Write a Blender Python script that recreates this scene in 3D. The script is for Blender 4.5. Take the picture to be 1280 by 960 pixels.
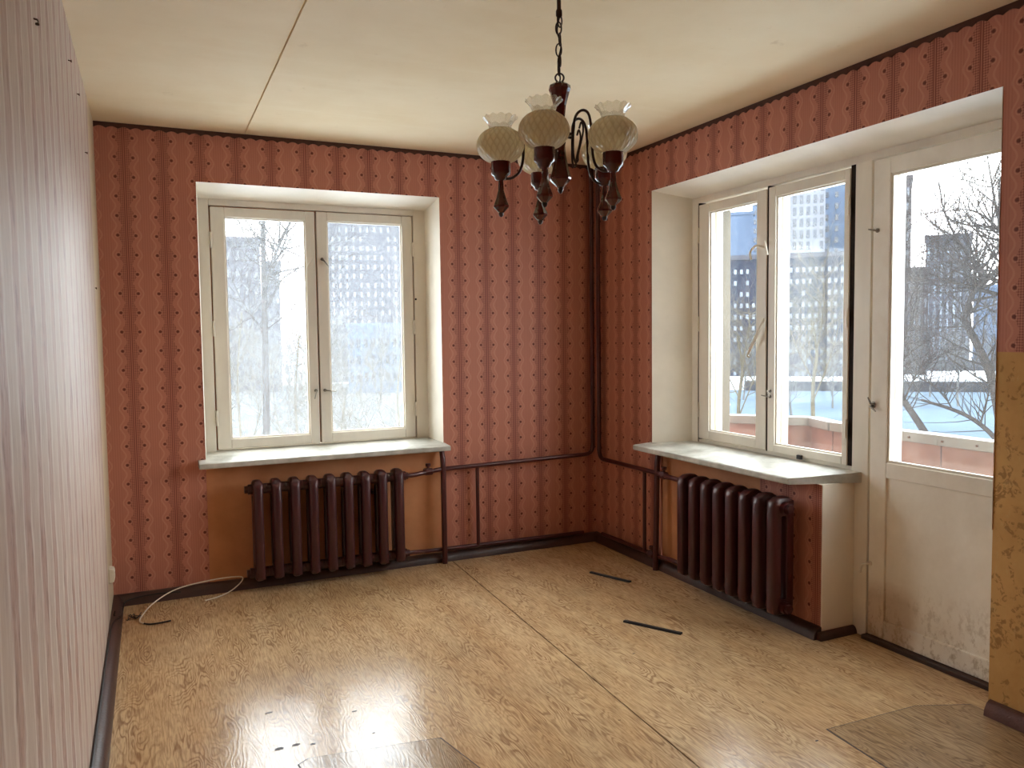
import bpy, bmesh, math, random
from mathutils import Vector, Matrix
for o in list(bpy.data.objects): bpy.data.objects.remove(o, do_unlink=True)
scene = bpy.context.scene
COL = scene.collection
pi = math.pi

# ------------------------------------------------------------------ camera
FPX, YAW, PITCH, ROLL = 985.998, 0.429685, 0.061095, -0.012347
CAM = Vector((-2.82789, -4.75944, 1.443276))
def cam_axes():
    cy, sy = math.cos(YAW), math.sin(YAW)
    f = Vector((sy*math.cos(PITCH), cy*math.cos(PITCH), -math.sin(PITCH)))
    r = Vector((cy, -sy, 0)); u = r.cross(f)
    c, s = math.cos(ROLL), math.sin(ROLL)
    return c*r+s*u, -s*r+c*u, f
RX, UY, FZ = cam_axes()
cam_data = bpy.data.cameras.new('camera')
cam_data.sensor_width = 36.0
cam_data.lens = FPX/1280*36.0
cam_data.clip_start = 0.02; cam_data.clip_end = 2000
cam = bpy.data.objects.new('camera', cam_data); COL.objects.link(cam)
cam.matrix_world = Matrix(((RX.x, UY.x, -FZ.x, CAM.x), (RX.y, UY.y, -FZ.y, CAM.y), (RX.z, UY.z, -FZ.z, CAM.z), (0, 0, 0, 1)))
scene.camera = cam
def at(px, py, D):
    """world point seen at a photograph pixel, D metres away along the ground"""
    d = FZ + (px-640)/FPX*RX - (py-480)/FPX*UY
    return CAM + d*(D/math.hypot(d.x, d.y))

# ------------------------------------------------------------------ sky, exposure
world = bpy.data.worlds.new('winter_sky'); scene.world = world
world.use_nodes = True
bg = world.node_tree.nodes['Background']
bg.inputs['Color'].default_value = (0.93, 0.97, 1.0, 1)
bg.inputs['Strength'].default_value = 1.0
scene.view_settings.view_transform = 'Standard'
scene.view_settings.look = 'None'
scene.view_settings.gamma = 1.0
scene.view_settings.use_curve_mapping = False
scene.view_settings.exposure = 3.72
cyc = scene.cycles
cyc.use_denoising = True
cyc.max_bounces = 14; cyc.diffuse_bounces = 8; cyc.glossy_bounces = 4
cyc.transmission_bounces = 8; cyc.transparent_max_bounces = 24
cyc.sample_clamp_indirect = 8.0
cyc.caustics_reflective = False; cyc.caustics_refractive = False
# portals: guide sky sampling through the two real window openings (they give off no light themselves)
def portal(name, loc, rot, sx, sy):
    l = bpy.data.lights.new(name, 'AREA'); l.shape = 'RECTANGLE'; l.size = sx; l.size_y = sy
    l.cycles.is_portal = True
    o = bpy.data.objects.new(name, l); COL.objects.link(o); o.location = loc; o.rotation_euler = rot
portal('sky_portal', (-1.85, 0.49, 1.53), (-pi/2, 0, 0), 1.5, 1.6)
portal('sky_portal', (0.46, -1.85, 1.2), (0, pi/2, 0), 2.4, 2.15)

# ------------------------------------------------------------------ node helpers
def srgb(r, g, b):
    f = lambda c: (c/255/12.92) if c/255 <= 0.04045 else ((c/255+0.055)/1.055)**2.4
    return (f(r), f(g), f(b), 1.0)
class NT:
    def __init__(s, name):
        s.m = bpy.data.materials.new(name); s.m.use_nodes = True
        s.t = s.m.node_tree; s.t.nodes.clear()
        s.out = s.t.nodes.new('ShaderNodeOutputMaterial')
    def n(s, typ, **kw):
        x = s.t.nodes.new(typ)
        for k, v in kw.items(): setattr(x, k, v)
        return x
    def put(s, sock, v):
        if isinstance(v, bpy.types.NodeSocket): s.t.links.new(v, sock)
        else: sock.default_value = v
    def math(s, op, a, b=0.0, c=None, clamp=False):
        x = s.n('ShaderNodeMath', operation=op, use_clamp=clamp)
        s.put(x.inputs[0], a); s.put(x.inputs[1], b)
        if c is not None: s.put(x.inputs[2], c)
        return x.outputs[0]
    def coords(s):
        tc = s.n('ShaderNodeTexCoord'); sp = s.n('ShaderNodeSeparateXYZ')
        s.t.links.new(tc.outputs['Object'], sp.inputs[0])
        return tc.outputs['Object'], sp.outputs[0], sp.outputs[1], sp.outputs[2]
    def combine(s, x, y, z):
        c = s.n('ShaderNodeCombineXYZ')
        for i, v in enumerate((x, y, z)): s.put(c.inputs[i], v)
        return c.outputs[0]
    def noise(s, vec, scale, detail=3.0, rough=0.5, dist=0.0):
        x = s.n('ShaderNodeTexNoise'); s.put(x.inputs['Vector'], vec)
        s.put(x.inputs['Scale'], scale); s.put(x.inputs['Detail'], detail)
        s.put(x.inputs['Roughness'], rough); s.put(x.inputs['Distortion'], dist)
        return x.outputs[0]
    def ramp(s, fac, lo, hi, clamp=True):
        x = s.n('ShaderNodeMapRange'); x.clamp = clamp; s.put(x.inputs[0], fac)
        s.put(x.inputs[1], lo); s.put(x.inputs[2], hi)
        return x.outputs[0]
    def mix(s, fac, a, b, blend='MIX'):
        x = s.n('ShaderNodeMix', data_type='RGBA', blend_type=blend)
        s.put(x.inputs[0], fac); s.put(x.inputs[6], a); s.put(x.inputs[7], b)
        return x.outputs[2]
    def bump(s, h, strength=0.3, dist=0.01):
        x = s.n('ShaderNodeBump'); s.put(x.inputs['Height'], h)
        x.inputs['Strength'].default_value = strength; x.inputs['Distance'].default_value = dist
        return x.outputs[0]
    def bsdf(s, color, rough=0.6, spec=0.5, metal=0.0, normal=None, coat=0.0, **kw):
        x = s.n('ShaderNodeBsdfPrincipled')
        s.put(x.inputs['Base Color'], color); s.put(x.inputs['Roughness'], rough)
        s.put(x.inputs['Specular IOR Level'], spec); s.put(x.inputs['Metallic'], metal)
        if normal is not None: s.put(x.inputs['Normal'], normal)
        if coat: x.inputs['Coat Weight'].default_value = coat; x.inputs['Coat Roughness'].default_value = 0.08
        for k, v in kw.items(): s.put(x.inputs[k], v)
        s.t.links.new(x.outputs[0], s.out.inputs[0])
        return x
def plain(name, col, rough=0.6, spec=0.4, var=0.12, scale=8.0, bump=0.0, metal=0.0, coat=0.0, col2=None, stretch=(1, 1, 1)):
    """paint-like surface: colour with soft procedural mottling and a little relief"""
    g = NT(name); v, x, y, z = g.coords()
    mp = g.n('ShaderNodeMapping'); g.put(mp.inputs['Vector'], v); mp.inputs['Scale'].default_value = stretch
    n = g.noise(mp.outputs[0], scale, 5.0, 0.6)
    dark = col2 or tuple(c*(1-var*2.2) for c in col[:3])+(1,)
    c = g.mix(g.ramp(n, 0.35, 0.72), col, dark)
    nb = g.bump(g.noise(mp.outputs[0], scale*9, 3.0), bump, 0.004) if bump else None
    g.bsdf(c, rough, spec, metal, nb, coat)
    return g.m

# ------------------------------------------------------------------ surface materials
def wallpaper(name, axis, phase, base, dark, light):
    """salmon paper: pairs of dark lines, lattice bands with scalloped edges, a flower dot at each scallop"""
    P, Q, ZD = 0.1905, 0.1037, 1.904
    g = NT(name); v, x, y, z = g.coords()
    u = {'x': x, 'y': y}[axis]
    M = g.math
    a = M('ABSOLUTE', M('MULTIPLY', M('SUBTRACT', M('FRACT', M('ADD', M('DIVIDE', M('SUBTRACT', u, phase), P), 0.5+50)), 0.5), P))
    zv = M('DIVIDE', M('SUBTRACT', z, ZD), Q)
    cz = M('COSINE', M('MULTIPLY', zv, 2*pi))
    edge = M('ADD', 0.033, M('MULTIPLY', cz, 0.010))
    wob = M('MULTIPLY', M('SUBTRACT', g.noise(v, 55.0, 2.0), 0.5), 0.016)
    band = M('MULTIPLY', M('LESS_THAN', M('ADD', a, wob), edge), M('GREATER_THAN', a, 0.008))
    lat = M('MULTIPLY', M('SINE', M('MULTIPLY', M('ADD', u, z), 2*pi/0.019)), M('SINE', M('MULTIPLY', M('SUBTRACT', u, z), 2*pi/0.019)))
    lat = g.ramp(lat, -0.35, 0.35)
    oe = M('ADD', 0.060, M('MULTIPLY', cz, 0.011))
    outl = M('SUBTRACT', 1.0, g.ramp(M('ABSOLUTE', M('SUBTRACT', a, oe)), 0.002, 0.0065))
    vq = M('MULTIPLY', M('SUBTRACT', M('FRACT', M('ADD', zv, 50.5)), 0.5), Q)
    du = M('SUBTRACT', a, 0.0445)
    dot = M('SQRT', M('ADD', M('MULTIPLY', du, du), M('MULTIPLY', vq, vq)))
    dotm = M('SUBTRACT', 1.0, g.ramp(dot, 0.006, 0.0095))
    halo = M('SUBTRACT', 1.0, g.ramp(M('ABSOLUTE', M('SUBTRACT', dot, 0.0125)), 0.001, 0.003))
    line = M('SUBTRACT', 1.0, g.ramp(M('ABSOLUTE', M('SUBTRACT', a, 0.0048)), 0.0015, 0.0035))
    fine = M('MULTIPLY', M('GREATER_THAN', a, 0.066), g.ramp(M('SINE', M('MULTIPLY', u, 2*pi/0.0118)), -0.5, 1.0))
    fade = g.ramp(g.noise(v, 2.2, 4.0, 0.6), 0.25, 0.75)
    c = g.mix(M('MULTIPLY', fade, 0.5), base, tuple(k*0.84 for k in base[:3])+(1,))
    c = g.mix(M('MULTIPLY', M('MULTIPLY', band, lat), 0.7), c, dark)
    c = g.mix(M('MULTIPLY', fine, 0.16), c, dark)
    c = g.mix(M('MULTIPLY', outl, 0.30), c, light)
    c = g.mix(M('MULTIPLY', halo, 0.3), c, light)
    c = g.mix(M('MULTIPLY', line, 0.85), c, dark)
    c = g.mix(M('MULTIPLY', dotm, 0.9), c, tuple(k*0.72 for k in dark[:3])+(1,))
    h = M('ADD', g.noise(v, 90.0, 2.0), M('MULTIPLY', line, -0.4))
    g.bsdf(c, 0.55, 0.35, 0.0, g.bump(h, 0.12, 0.003))
    return g.m
WP_BASE, WP_DARK, WP_LIGHT = srgb(188, 123, 102), srgb(112, 50, 42), srgb(214, 160, 136)
MAT = {}
MAT['paper_back'] = wallpaper('salmon_wallpaper_back', 'x', -1.012, WP_BASE, WP_DARK, WP_LIGHT)
MAT['paper_right'] = wallpaper('salmon_wallpaper_right', 'y', -2.019, WP_BASE, WP_DARK, WP_LIGHT)

def left_paper():
    g = NT('pale_wavy_stripe_wallpaper'); v, x, y, z = g.coords(); M = g.math
    w1 = M('MULTIPLY', M('SUBTRACT', g.noise(g.combine(0.0, M('MULTIPLY', y, 1.4), M('MULTIPLY', z, 1.0)), 6.0, 2.0), 0.5), 0.055)
    u = M('ADD', y, w1)
    P = 0.205
    ph = M('FRACT', M('ADD', M('DIVIDE', u, P), 50.0))
    d1 = M('ABSOLUTE', M('SUBTRACT', ph, 0.25)); d2 = M('ABSOLUTE', M('SUBTRACT', ph, 0.72))
    d = M('MINIMUM', d1, d2)
    edge = M('SUBTRACT', 1.0, g.ramp(d, 0.015, 0.085))
    inner = M('LESS_THAN', M('ABSOLUTE', M('SUBTRACT', ph, 0.485)), 0.235)
    streak = g.noise(g.combine(0.0, M('MULTIPLY', y, 60.0), M('MULTIPLY', z, 7.0)), 1.0, 3.0, 0.65)
    mott = g.noise(g.combine(0.0, M('MULTIPLY', y, 22.0), M('MULTIPLY', z, 9.0)), 1.0, 4.0, 0.7)
    pink, pale, lite, spot = srgb(168, 136, 123), srgb(180, 160, 146), srgb(212, 202, 192), srgb(112, 72, 62)
    c = g.mix(inner, pale, pink)
    c = g.mix(M('MULTIPLY', g.ramp(mott, 0.50, 0.66), M('ADD', 0.25, M('MULTIPLY', inner, 0.5))), c, spot)
    c = g.mix(M('MULTIPLY', g.ramp(streak, 0.5, 0.75), 0.5), c, lite)
    c = g.mix(M('MULTIPLY', M('MULTIPLY', edge, g.ramp(mott, 0.3, 0.6)), 0.8), c, lite)
    fade = g.ramp(g.noise(v, 1.3, 3.0), 0.4, 0.65)
    c = g.mix(M('MULTIPLY', fade, 0.25), c, srgb(205, 188, 170))
    bare = g.ramp(M('ADD', y, M('MULTIPLY', M('SUBTRACT', g.noise(v, 5.0, 2.0), 0.5), 0.05)), -0.50, -0.42)
    c = g.mix(bare, c, srgb(196, 178, 150))
    h = M('ADD', M('MULTIPLY', edge, 0.8), M('MULTIPLY', streak, 0.8))
    h = M('MULTIPLY', h, M('SUBTRACT', 1.0, bare))
    g.bsdf(c, 0.5, 0.35, 0.0, g.bump(h, 0.35, 0.004))
    return g.m
MAT['paper_left'] = left_paper()

def old_paper():
    g = NT('ochre_floral_old_wallpaper'); v, x, y, z = g.coords(); M = g.math
    n = g.noise(v, 3.0, 5.0, 0.65)
    c = g.mix(g.ramp(n, 0.35, 0.7), srgb(206, 164, 104), srgb(182, 138, 80))
    f1 = g.noise(v, 11.0, 2.0, 0.5, 1.2); f2 = g.noise(v, 34.0, 3.0, 0.6, 1.5)
    fl = M('MULTIPLY', g.ramp(f1, 0.53, 0.58), g.ramp(f2, 0.48, 0.56))
    c = g.mix(M('MULTIPLY', fl, 0.6), c, srgb(128, 92, 46))
    scr = g.ramp(g.noise(g.combine(M('MULTIPLY', x, 3), M('MULTIPLY', y, 5), M('MULTIPLY', z, 2.2)), 6.0, 6.0, 0.75), 0.56, 0.75)
    c = g.mix(M('MULTIPLY', scr, 0.6), c, srgb(206, 180, 126))
    g.bsdf(c, 0.7, 0.3, 0.0, g.bump(g.noise(v, 40.0, 3.0), 0.25, 0.004))
    return g.m
MAT['old_paper'] = old_paper()

def lino(name, c1, c2, c3, wear=0.35):
    """oak-print linoleum: cathedral grain from contour lines of stretched noise, slightly uneven gloss"""
    g = NT(name); v, x, y, z = g.coords(); M = g.math
    q = g.combine(M('MULTIPLY', x, 15.0), M('MULTIPLY', y, 2.9), 0.0)
    base = g.noise(q, 1.0, 1.5, 0.4, 0.25)
    jit = g.noise(g.combine(M('MULTIPLY', x, 45.0), M('MULTIPLY', y, 14.0), 0.0), 1.0, 2.0)
    ph = M('ADD', M('MULTIPLY', base, 105.0), M('MULTIPLY', jit, 3.5))
    rings = M('SINE', ph)
    pores = g.noise(g.combine(M('MULTIPLY', x, 150.0), M('MULTIPLY', y, 11.0), 0.0), 1.0, 3.0, 0.6)
    broad = g.noise(g.combine(M('MULTIPLY', x, 6.0), M('MULTIPLY', y, 0.9), 0.0), 1.0, 3.0)
    zone = g.ramp(g.noise(g.combine(M('MULTIPLY', x, 9.0), M('MULTIPLY', y, 3.0), 5.0), 1.0, 2.0), 0.40, 0.62)
    c = g.mix(g.ramp(broad, 0.35, 0.7), c1, c2)
    c = g.mix(M('MULTIPLY', g.ramp(rings, -0.1, 0.9), M('ADD', 0.15, M('MULTIPLY', zone, 0.55))), c, c3)
    c = g.mix(M('MULTIPLY', g.ramp(pores, 0.45, 0.68), 0.55), c, c3)
    c = g.mix(M('MULTIPLY', g.ramp(pores, 0.50, 0.30), 0.25), c, tuple(min(1, k*1.25) for k in c1[:3])+(1,))
    dirt = g.noise(v, 1.7, 5.0, 0.65)
    c = g.mix(M('MULTIPLY', g.ramp(dirt, 0.5, 0.8), wear), c, srgb(120, 104, 84))
    specks = g.noise(v, 38.0, 2.0, 0.5)
    c = g.mix(g.ramp(specks, 0.765, 0.785), c, srgb(62, 48, 36))
    ro = g.ramp(g.noise(v, 4.0, 4.0, 0.6), 0.2, 0.9)
    rough = M('ADD', 0.15, M('MULTIPLY', ro, 0.15))
    h = M('ADD', M('MULTIPLY', rings, 0.12), M('MULTIPLY', g.noise(v, 8.0, 2.0), 0.9))
    g.bsdf(c, rough, 0.55, 0.0, g.bump(h, 0.10, 0.006))
    return g.m
MAT['lino'] = lino('oak_print_linoleum', srgb(214, 184, 142), srgb(198, 162, 118), srgb(136, 98, 66))
MAT['lino_patch'] = lino('worn_linoleum_patch', srgb(186, 158, 122), srgb(164, 134, 98), srgb(110, 84, 60), 0.85)

def ceiling_mat():
    g = NT('yellowed_whitewash'); v, x, y, z = g.coords(); M = g.math
    n = g.noise(v, 0.9, 5.0, 0.6); s = g.noise(g.combine(M('MULTIPLY', x, 1.0), M('MULTIPLY', y, 5.0), 0.0), 2.2, 4.0, 0.6)
    c = g.mix(g.ramp(n, 0.3, 0.7), srgb(240, 226, 196), srgb(224, 204, 166))
    c = g.mix(M('MULTIPLY', g.ramp(s, 0.5, 0.8), 0.35), c, srgb(238, 226, 198))
    st = g.noise(v, 7.0, 4.0, 0.7)
    c = g.mix(M('MULTIPLY', g.ramp(st, 0.66, 0.78), 0.4), c, srgb(186, 160, 120))
    g.bsdf(c, 0.8, 0.2, 0.0, g.bump(g.noise(v, 30.0, 4.0), 0.15, 0.004))
    return g.m
MAT['ceiling'] = ceiling_mat()
MAT['plaster'] = plain('cream_painted_plaster', srgb(238, 231, 217), 0.55, 0.4, 0.06, 3.0, 0.15)
MAT['paint'] = plain('cream_gloss_paint', srgb(232, 225, 211), 0.38, 0.5, 0.08, 4.0, 0.15, stretch=(1, 1, 0.3))
MAT['facade_paint'] = plain('weathered_beige_facade_paint', srgb(92, 84, 70), 0.8, 0.3, 0.12, 3.0, 0.3)
MAT['niche'] = plain('tan_bare_plaster', srgb(204, 142, 98), 0.6, 0.35, 0.14, 2.5, 0.2, col2=srgb(170, 110, 70))
MAT['sill'] = plain('painted_concrete_sill', srgb(204, 202, 194), 0.42, 0.45, 0.14, 6.0, 0.5, col2=srgb(142, 140, 128))
MAT['base'] = plain('dark_brown_baseboard_paint', srgb(72, 48, 40), 0.42, 0.5, 0.16, 9.0, 0.3)
MAT['base_red'] = plain('reddish_brown_baseboard_paint', srgb(104, 64, 54), 0.5, 0.4, 0.2, 14.0, 0.5)
MAT['border'] = plain('dark_border_paper', srgb(82, 52, 42), 0.6, 0.3, 0.1, 20.0)
MAT['radiator'] = plain('maroon_enamel', srgb(70, 29, 31), 0.34, 0.5, 0.12, 7.0, 0.2)
MAT['pipe'] = plain('maroon_pipe_paint', srgb(80, 34, 32), 0.36, 0.5, 0.15, 9.0, 0.2)
MAT['lacquer'] = plain('dark_cherry_lacquer', srgb(92, 28, 23), 0.16, 0.6, 0.2, 14.0, 0.0, coat=0.6)
MAT['bronze'] = plain('dark_bronze_metal', srgb(58, 36, 28), 0.35, 0.5, 0.1, 20.0, 0.0, metal=0.4)
MAT['steel'] = plain('tarnished_steel', srgb(150, 142, 130), 0.35, 0.5, 0.2, 30.0, 0.0, metal=0.8)
MAT['gap_backing'] = plain('dark_gap_shade', srgb(44, 34, 28), 0.8, 0.2, 0.2, 20.0)  # dark colour for the shade inside sash gaps; also the sub-floor
MAT['black'] = plain('black_plastic', srgb(34, 28, 26), 0.5, 0.4, 0.2, 20.0)
MAT['white_plastic'] = plain('white_plastic', srgb(222, 212, 194), 0.4, 0.5, 0.03, 10.0)
MAT['rust'] = plain('rusty_nail', srgb(92, 60, 40), 0.6, 0.3, 0.2, 40.0)
MAT['threshold'] = plain('dark_threshold_paint', srgb(64, 44, 36), 0.5, 0.4, 0.2, 9.0, 0.3)
def door_mat():
    g = NT('grimy_cream_door_paint'); v, x, y, z = g.coords(); M = g.math
    n = g.noise(g.combine(x, M('MULTIPLY', y, 1.0), M('MULTIPLY', z, 0.8)), 3.0, 5.0, 0.65)
    c = g.mix(g.ramp(n, 0.35, 0.75), srgb(242, 238, 228), srgb(222, 214, 200))
    low = M('SUBTRACT', 1.0, g.ramp(M('ADD', z, M('MULTIPLY', n, 0.25)), 0.22, 0.46))
    scr = g.ramp(g.noise(g.combine(x, M('MULTIPLY', y, 14.0), M('MULTIPLY', z, 9.0)), 2.0, 5.0, 0.75), 0.50, 0.62)
    c = g.mix(M('MULTIPLY', low, M('MULTIPLY', scr, 0.65)), c, srgb(158, 136, 104))
    side = M('MULTIPLY', g.ramp(M('ADD', y, M('MULTIPLY', n, 0.16)), -2.34, -2.26), M('SUBTRACT', 1.0, g.ramp(z, 0.22, 0.30)))
    c = g.mix(M('MULTIPLY', side, 0.55), c, srgb(168, 134, 92))
    g.bsdf(c, 0.42, 0.45, 0.0, g.bump(g.noise(v, 30.0, 3.0), 0.15, 0.004))
    return g.m
MAT['door'] = door_mat()
def glass(name, dirt, scale):
    """thin window pane: clear glass with a faint mirror sheen and a film of dust whose veil also stands in for outdoor haze"""
    g = NT(name); v, x, y, z = g.coords(); M = g.math
    tr = g.n('ShaderNodeBsdfTransparent'); tr.inputs[0].default_value = (0.97, 0.98, 0.98, 1)
    gl = g.n('ShaderNodeBsdfGlossy'); gl.inputs['Roughness'].default_value = 0.02
    m1 = g.n('ShaderNodeMixShader'); m1.inputs[0].default_value = 0.015
    g.t.links.new(tr.outputs[0], m1.inputs[1]); g.t.links.new(gl.outputs[0], m1.inputs[2])
    tl = g.n('ShaderNodeBsdfTranslucent'); tl.inputs[0].default_value = (0.93, 0.94, 0.95, 1)
    n = g.noise(v, scale, 5.0, 0.65); n2 = g.noise(v, scale*12, 3.0, 0.7)
    f = M('MULTIPLY', M('ADD', M('MULTIPLY', g.ramp(n, 0.3, 0.75), 0.25), M('ADD', 0.45, M('MULTIPLY', g.ramp(n2, 0.42, 0.75), 0.8))), dirt)
    m2 = g.n('ShaderNodeMixShader'); g.put(m2.inputs[0], f)
    g.t.links.new(m1.outputs[0], m2.inputs[1]); g.t.links.new(tl.outputs[0], m2.inputs[2])
    g.t.links.new(m2.outputs[0], g.out.inputs[0])
    return g.m
MAT['glass_dirty'] = glass('dusty_window_glass', 0.026, 3.0)
MAT['glass'] = glass('window_glass', 0.0075, 3.0)
def milk_glass():
    g = NT('cream_opal_glass'); v, x, y, z = g.coords()
    p = g.n('ShaderNodeBsdfPrincipled'); p.inputs['Base Color'].default_value = srgb(246, 236, 204)
    p.inputs['Roughness'].default_value = 0.08; p.inputs['Specular IOR Level'].default_value = 0.6
    M = g.math; an = M('MULTIPLY', M('ARCTAN2', y, x), 11.0); zz = M('MULTIPLY', z, 95.0)
    hq = M('MULTIPLY', M('ABSOLUTE', M('SINE', M('ADD', an, zz))), M('ABSOLUTE', M('SINE', M('SUBTRACT', an, zz))))
    nb = g.bump(hq, 0.9, 0.006); g.t.links.new(nb, p.inputs['Normal'])
    cq = g.mix(g.ramp(hq, 0.0, 0.5), srgb(214, 196, 150), srgb(248, 238, 208)); g.t.links.new(cq, p.inputs['Base Color'])
    tl = g.n('ShaderNodeBsdfTranslucent'); tl.inputs[0].default_value = srgb(250, 242, 214)
    m = g.n('ShaderNodeMixShader'); m.inputs[0].default_value = 0.5
    g.t.links.new(p.outputs[0], m.inputs[1]); g.t.links.new(tl.outputs[0], m.inputs[2]); g.t.links.new(m.outputs[0], g.out.inputs[0])
    return g.m
MAT['opal'] = milk_glass()
def rim_glass():
    g = NT('clear_crimped_glass')
    tr = g.n('ShaderNodeBsdfTransparent'); tr.inputs[0].default_value = (0.93, 0.91, 0.86, 1)
    gl = g.n('ShaderNodeBsdfGlossy'); gl.inputs['Roughness'].default_value = 0.05
    df = g.n('ShaderNodeBsdfTranslucent'); df.inputs[0].default_value = (0.85, 0.82, 0.74, 1)
    lw = g.n('ShaderNodeLayerWeight'); lw.inputs[0].default_value = 0.35
    m = g.n('ShaderNodeMixShader'); g.put(m.inputs[0], g.math('ADD', 0.08, g.math('MULTIPLY', lw.outputs['Facing'], 0.7)))
    g.t.links.new(tr.outputs[0], m.inputs[1]); g.t.links.new(gl.outputs[0], m.inputs[2])
    m2 = g.n('ShaderNodeMixShader'); m2.inputs[0].default_value = 0.22
    g.t.links.new(m.outputs[0], m2.inputs[1]); g.t.links.new(df.outputs[0], m2.inputs[2])
    g.t.links.new(m2.outputs[0], g.out.inputs[0])
    return g.m
MAT['rim'] = rim_glass()

# ------------------------------------------------------------------ mesh helpers
class MB:
    def __init__(s): s.v = []; s.f = []
    def quad(s, *p):
        k = len(s.v); s.v += [tuple(q) for q in p]; s.f.append(tuple(range(k, k+len(p)))); return s
    def hexa(s, p):
        """8 corners: bottom loop 0-3, top loop 4-7"""
        k = len(s.v); s.v += [tuple(q) for q in p]
        for f in ((0, 3, 2, 1), (4, 5, 6, 7), (0, 1, 5, 4), (1, 2, 6, 5), (2, 3, 7, 6), (3, 0, 4, 7)): s.f.append(tuple(k+i for i in f))
        return s
    def box(s, x0, x1, y0, y1, z0, z1):
        x0, x1 = sorted((x0, x1)); y0, y1 = sorted((y0, y1)); z0, z1 = sorted((z0, z1))
        return s.hexa([(x0, y0, z0), (x1, y0, z0), (x1, y1, z0), (x0, y1, z0), (x0, y0, z1), (x1, y0, z1), (x1, y1, z1), (x0, y1, z1)])
    def prism(s, poly, a, b, mp):
        """poly: 2-D outline; a, b: extrusion range; mp(p, q, t) -> xyz"""
        k = len(s.v); n = len(poly)
        s.v += [tuple(mp(p, q, a)) for p, q in poly]+[tuple(mp(p, q, b)) for p, q in poly]
        s.f.append(tuple(k+i for i in range(n))[::-1]); s.f.append(tuple(k+n+i for i in range(n)))
        for i in range(n): j = (i+1) % n; s.f.append((k+i, k+j, k+n+j, k+n+i))
        return s
    def tube(s, pts, r, n=10, cap=True):
        pts = [Vector(p) for p in pts]; rr = r if isinstance(r, (list, tuple)) else [r]*len(pts)
        m = len(pts); t0 = (pts[1]-pts[0]).normalized()
        up = Vector((0, 0, 1)) if abs(t0.z) < 0.9 else Vector((1, 0, 0))
        a = t0.cross(up).normalized(); k = len(s.v)
        for i in range(m):
            t = (pts[min(i+1, m-1)]-pts[max(i-1, 0)]).normalized()
            a = (a-t*a.dot(t)).normalized(); b = t.cross(a)
            for j in range(n):
                w = 2*pi*j/n; s.v.append(tuple(pts[i]+(a*math.cos(w)+b*math.sin(w))*rr[i]))
        for i in range(m-1):
            for j in range(n):
                q = (j+1) % n; s.f.append((k+i*n+j, k+i*n+q, k+(i+1)*n+q, k+(i+1)*n+j))
        if cap: s.f.append(tuple(k+j for j in range(n))[::-1]); s.f.append(tuple(k+(m-1)*n+j for j in range(n)))
        return s
    def lathe(s, prof, n=24, c=(0, 0, 0), rfun=None, zfun=None):
        k = len(s.v)
        for i, (r, z) in enumerate(prof):
            for j in range(n):
                w = 2*pi*j/n; R = r*(rfun(i, w, z) if rfun else 1); Z = z+(zfun(i, w) if zfun else 0)
                s.v.append((c[0]+R*math.cos(w), c[1]+R*math.sin(w), c[2]+Z))
        for i in range(len(prof)-1):
            for j in range(n):
                q = (j+1) % n; s.f.append((k+i*n+j, k+i*n+q, k+(i+1)*n+q, k+(i+1)*n+j))
        if prof[0][0] > 1e-4 and not rfun: s.f.append(tuple(k+j for j in range(n))[::-1])
        if prof[-1][0] > 1e-4 and not rfun: s.f.append(tuple(k+(len(prof)-1)*n+j for j in range(n)))
        return s
    def torus(s, c, R, r, axis_u, axis_v, n=20, m=8, stretch=1.0):
        U, V = Vector(axis_u).normalized(), Vector(axis_v).normalized(); Wn = U.cross(V); k = len(s.v); c = Vector(c)
        for i in range(n):
            w = 2*pi*i/n; d = U*math.cos(w)+V*math.sin(w); p = c+U*R*math.cos(w)+V*R*stretch*math.sin(w)
            for j in range(m):
                q = 2*pi*j/m; s.v.append(tuple(p+d*r*math.cos(q)+Wn*r*math.sin(q)))
        for i in range(n):
            for j in range(m):
                a, b = (i+1) % n, (j+1) % m; s.f.append((k+i*m+j, k+a*m+j, k+a*m+b, k+i*m+b))
        return s
    def mesh(s, name, mat, smooth=False, bevel=0.0, seg=2):
        me = bpy.data.meshes.new(name); me.from_pydata(s.v, [], s.f)
        bm = bmesh.new(); bm.from_mesh(me)
        bmesh.ops.recalc_face_normals(bm, faces=bm.faces[:])
        if bevel:
            es = [e for e in bm.edges if len(e.link_faces) == 2 and e.calc_face_angle(0) > 0.5]
            bmesh.ops.bevel(bm, geom=es, offset=bevel, segments=seg, affect='EDGES', profile=0.5, clamp_overlap=True)
        bm.to_mesh(me); bm.free()
        if smooth:
            for p in me.polygons: p.use_smooth = True
            try: me.set_sharp_from_angle(angle=math.radians(45))
            except Exception: pass
        me.materials.append(MAT[mat] if isinstance(mat, str) else mat)
        return me
    def build(s, name, mat, parent=None, **kw):
        o = bpy.data.objects.new(name, s.mesh(name, mat, **kw)); COL.objects.link(o); link(o, parent); return o
def link(o, parent):
    if parent is not None:
        o.parent = parent
        o.matrix_parent_inverse = Matrix.Translation(-parent.location) if parent.type == 'EMPTY' and parent.parent is None else Matrix.Identity(4)
def share(src, name, parent, mw=None):
    o = bpy.data.objects.new(name, src); COL.objects.link(o); link(o, parent)
    if mw is not None: o.matrix_basis = mw
    return o
def empty(name, loc=(0, 0, 0)):
    o = bpy.data.objects.new(name, None); COL.objects.link(o); o.location = loc; o.empty_display_size = 0.1; return o
def tag(o, label=None, cat=None, group=None, kind=None):
    if label: o['label'] = label
    if cat: o['category'] = cat
    if group: o['group'] = group
    if kind: o['kind'] = kind
    return o
def struct(o, label, cat): return tag(o, label, cat, kind='structure')
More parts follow.
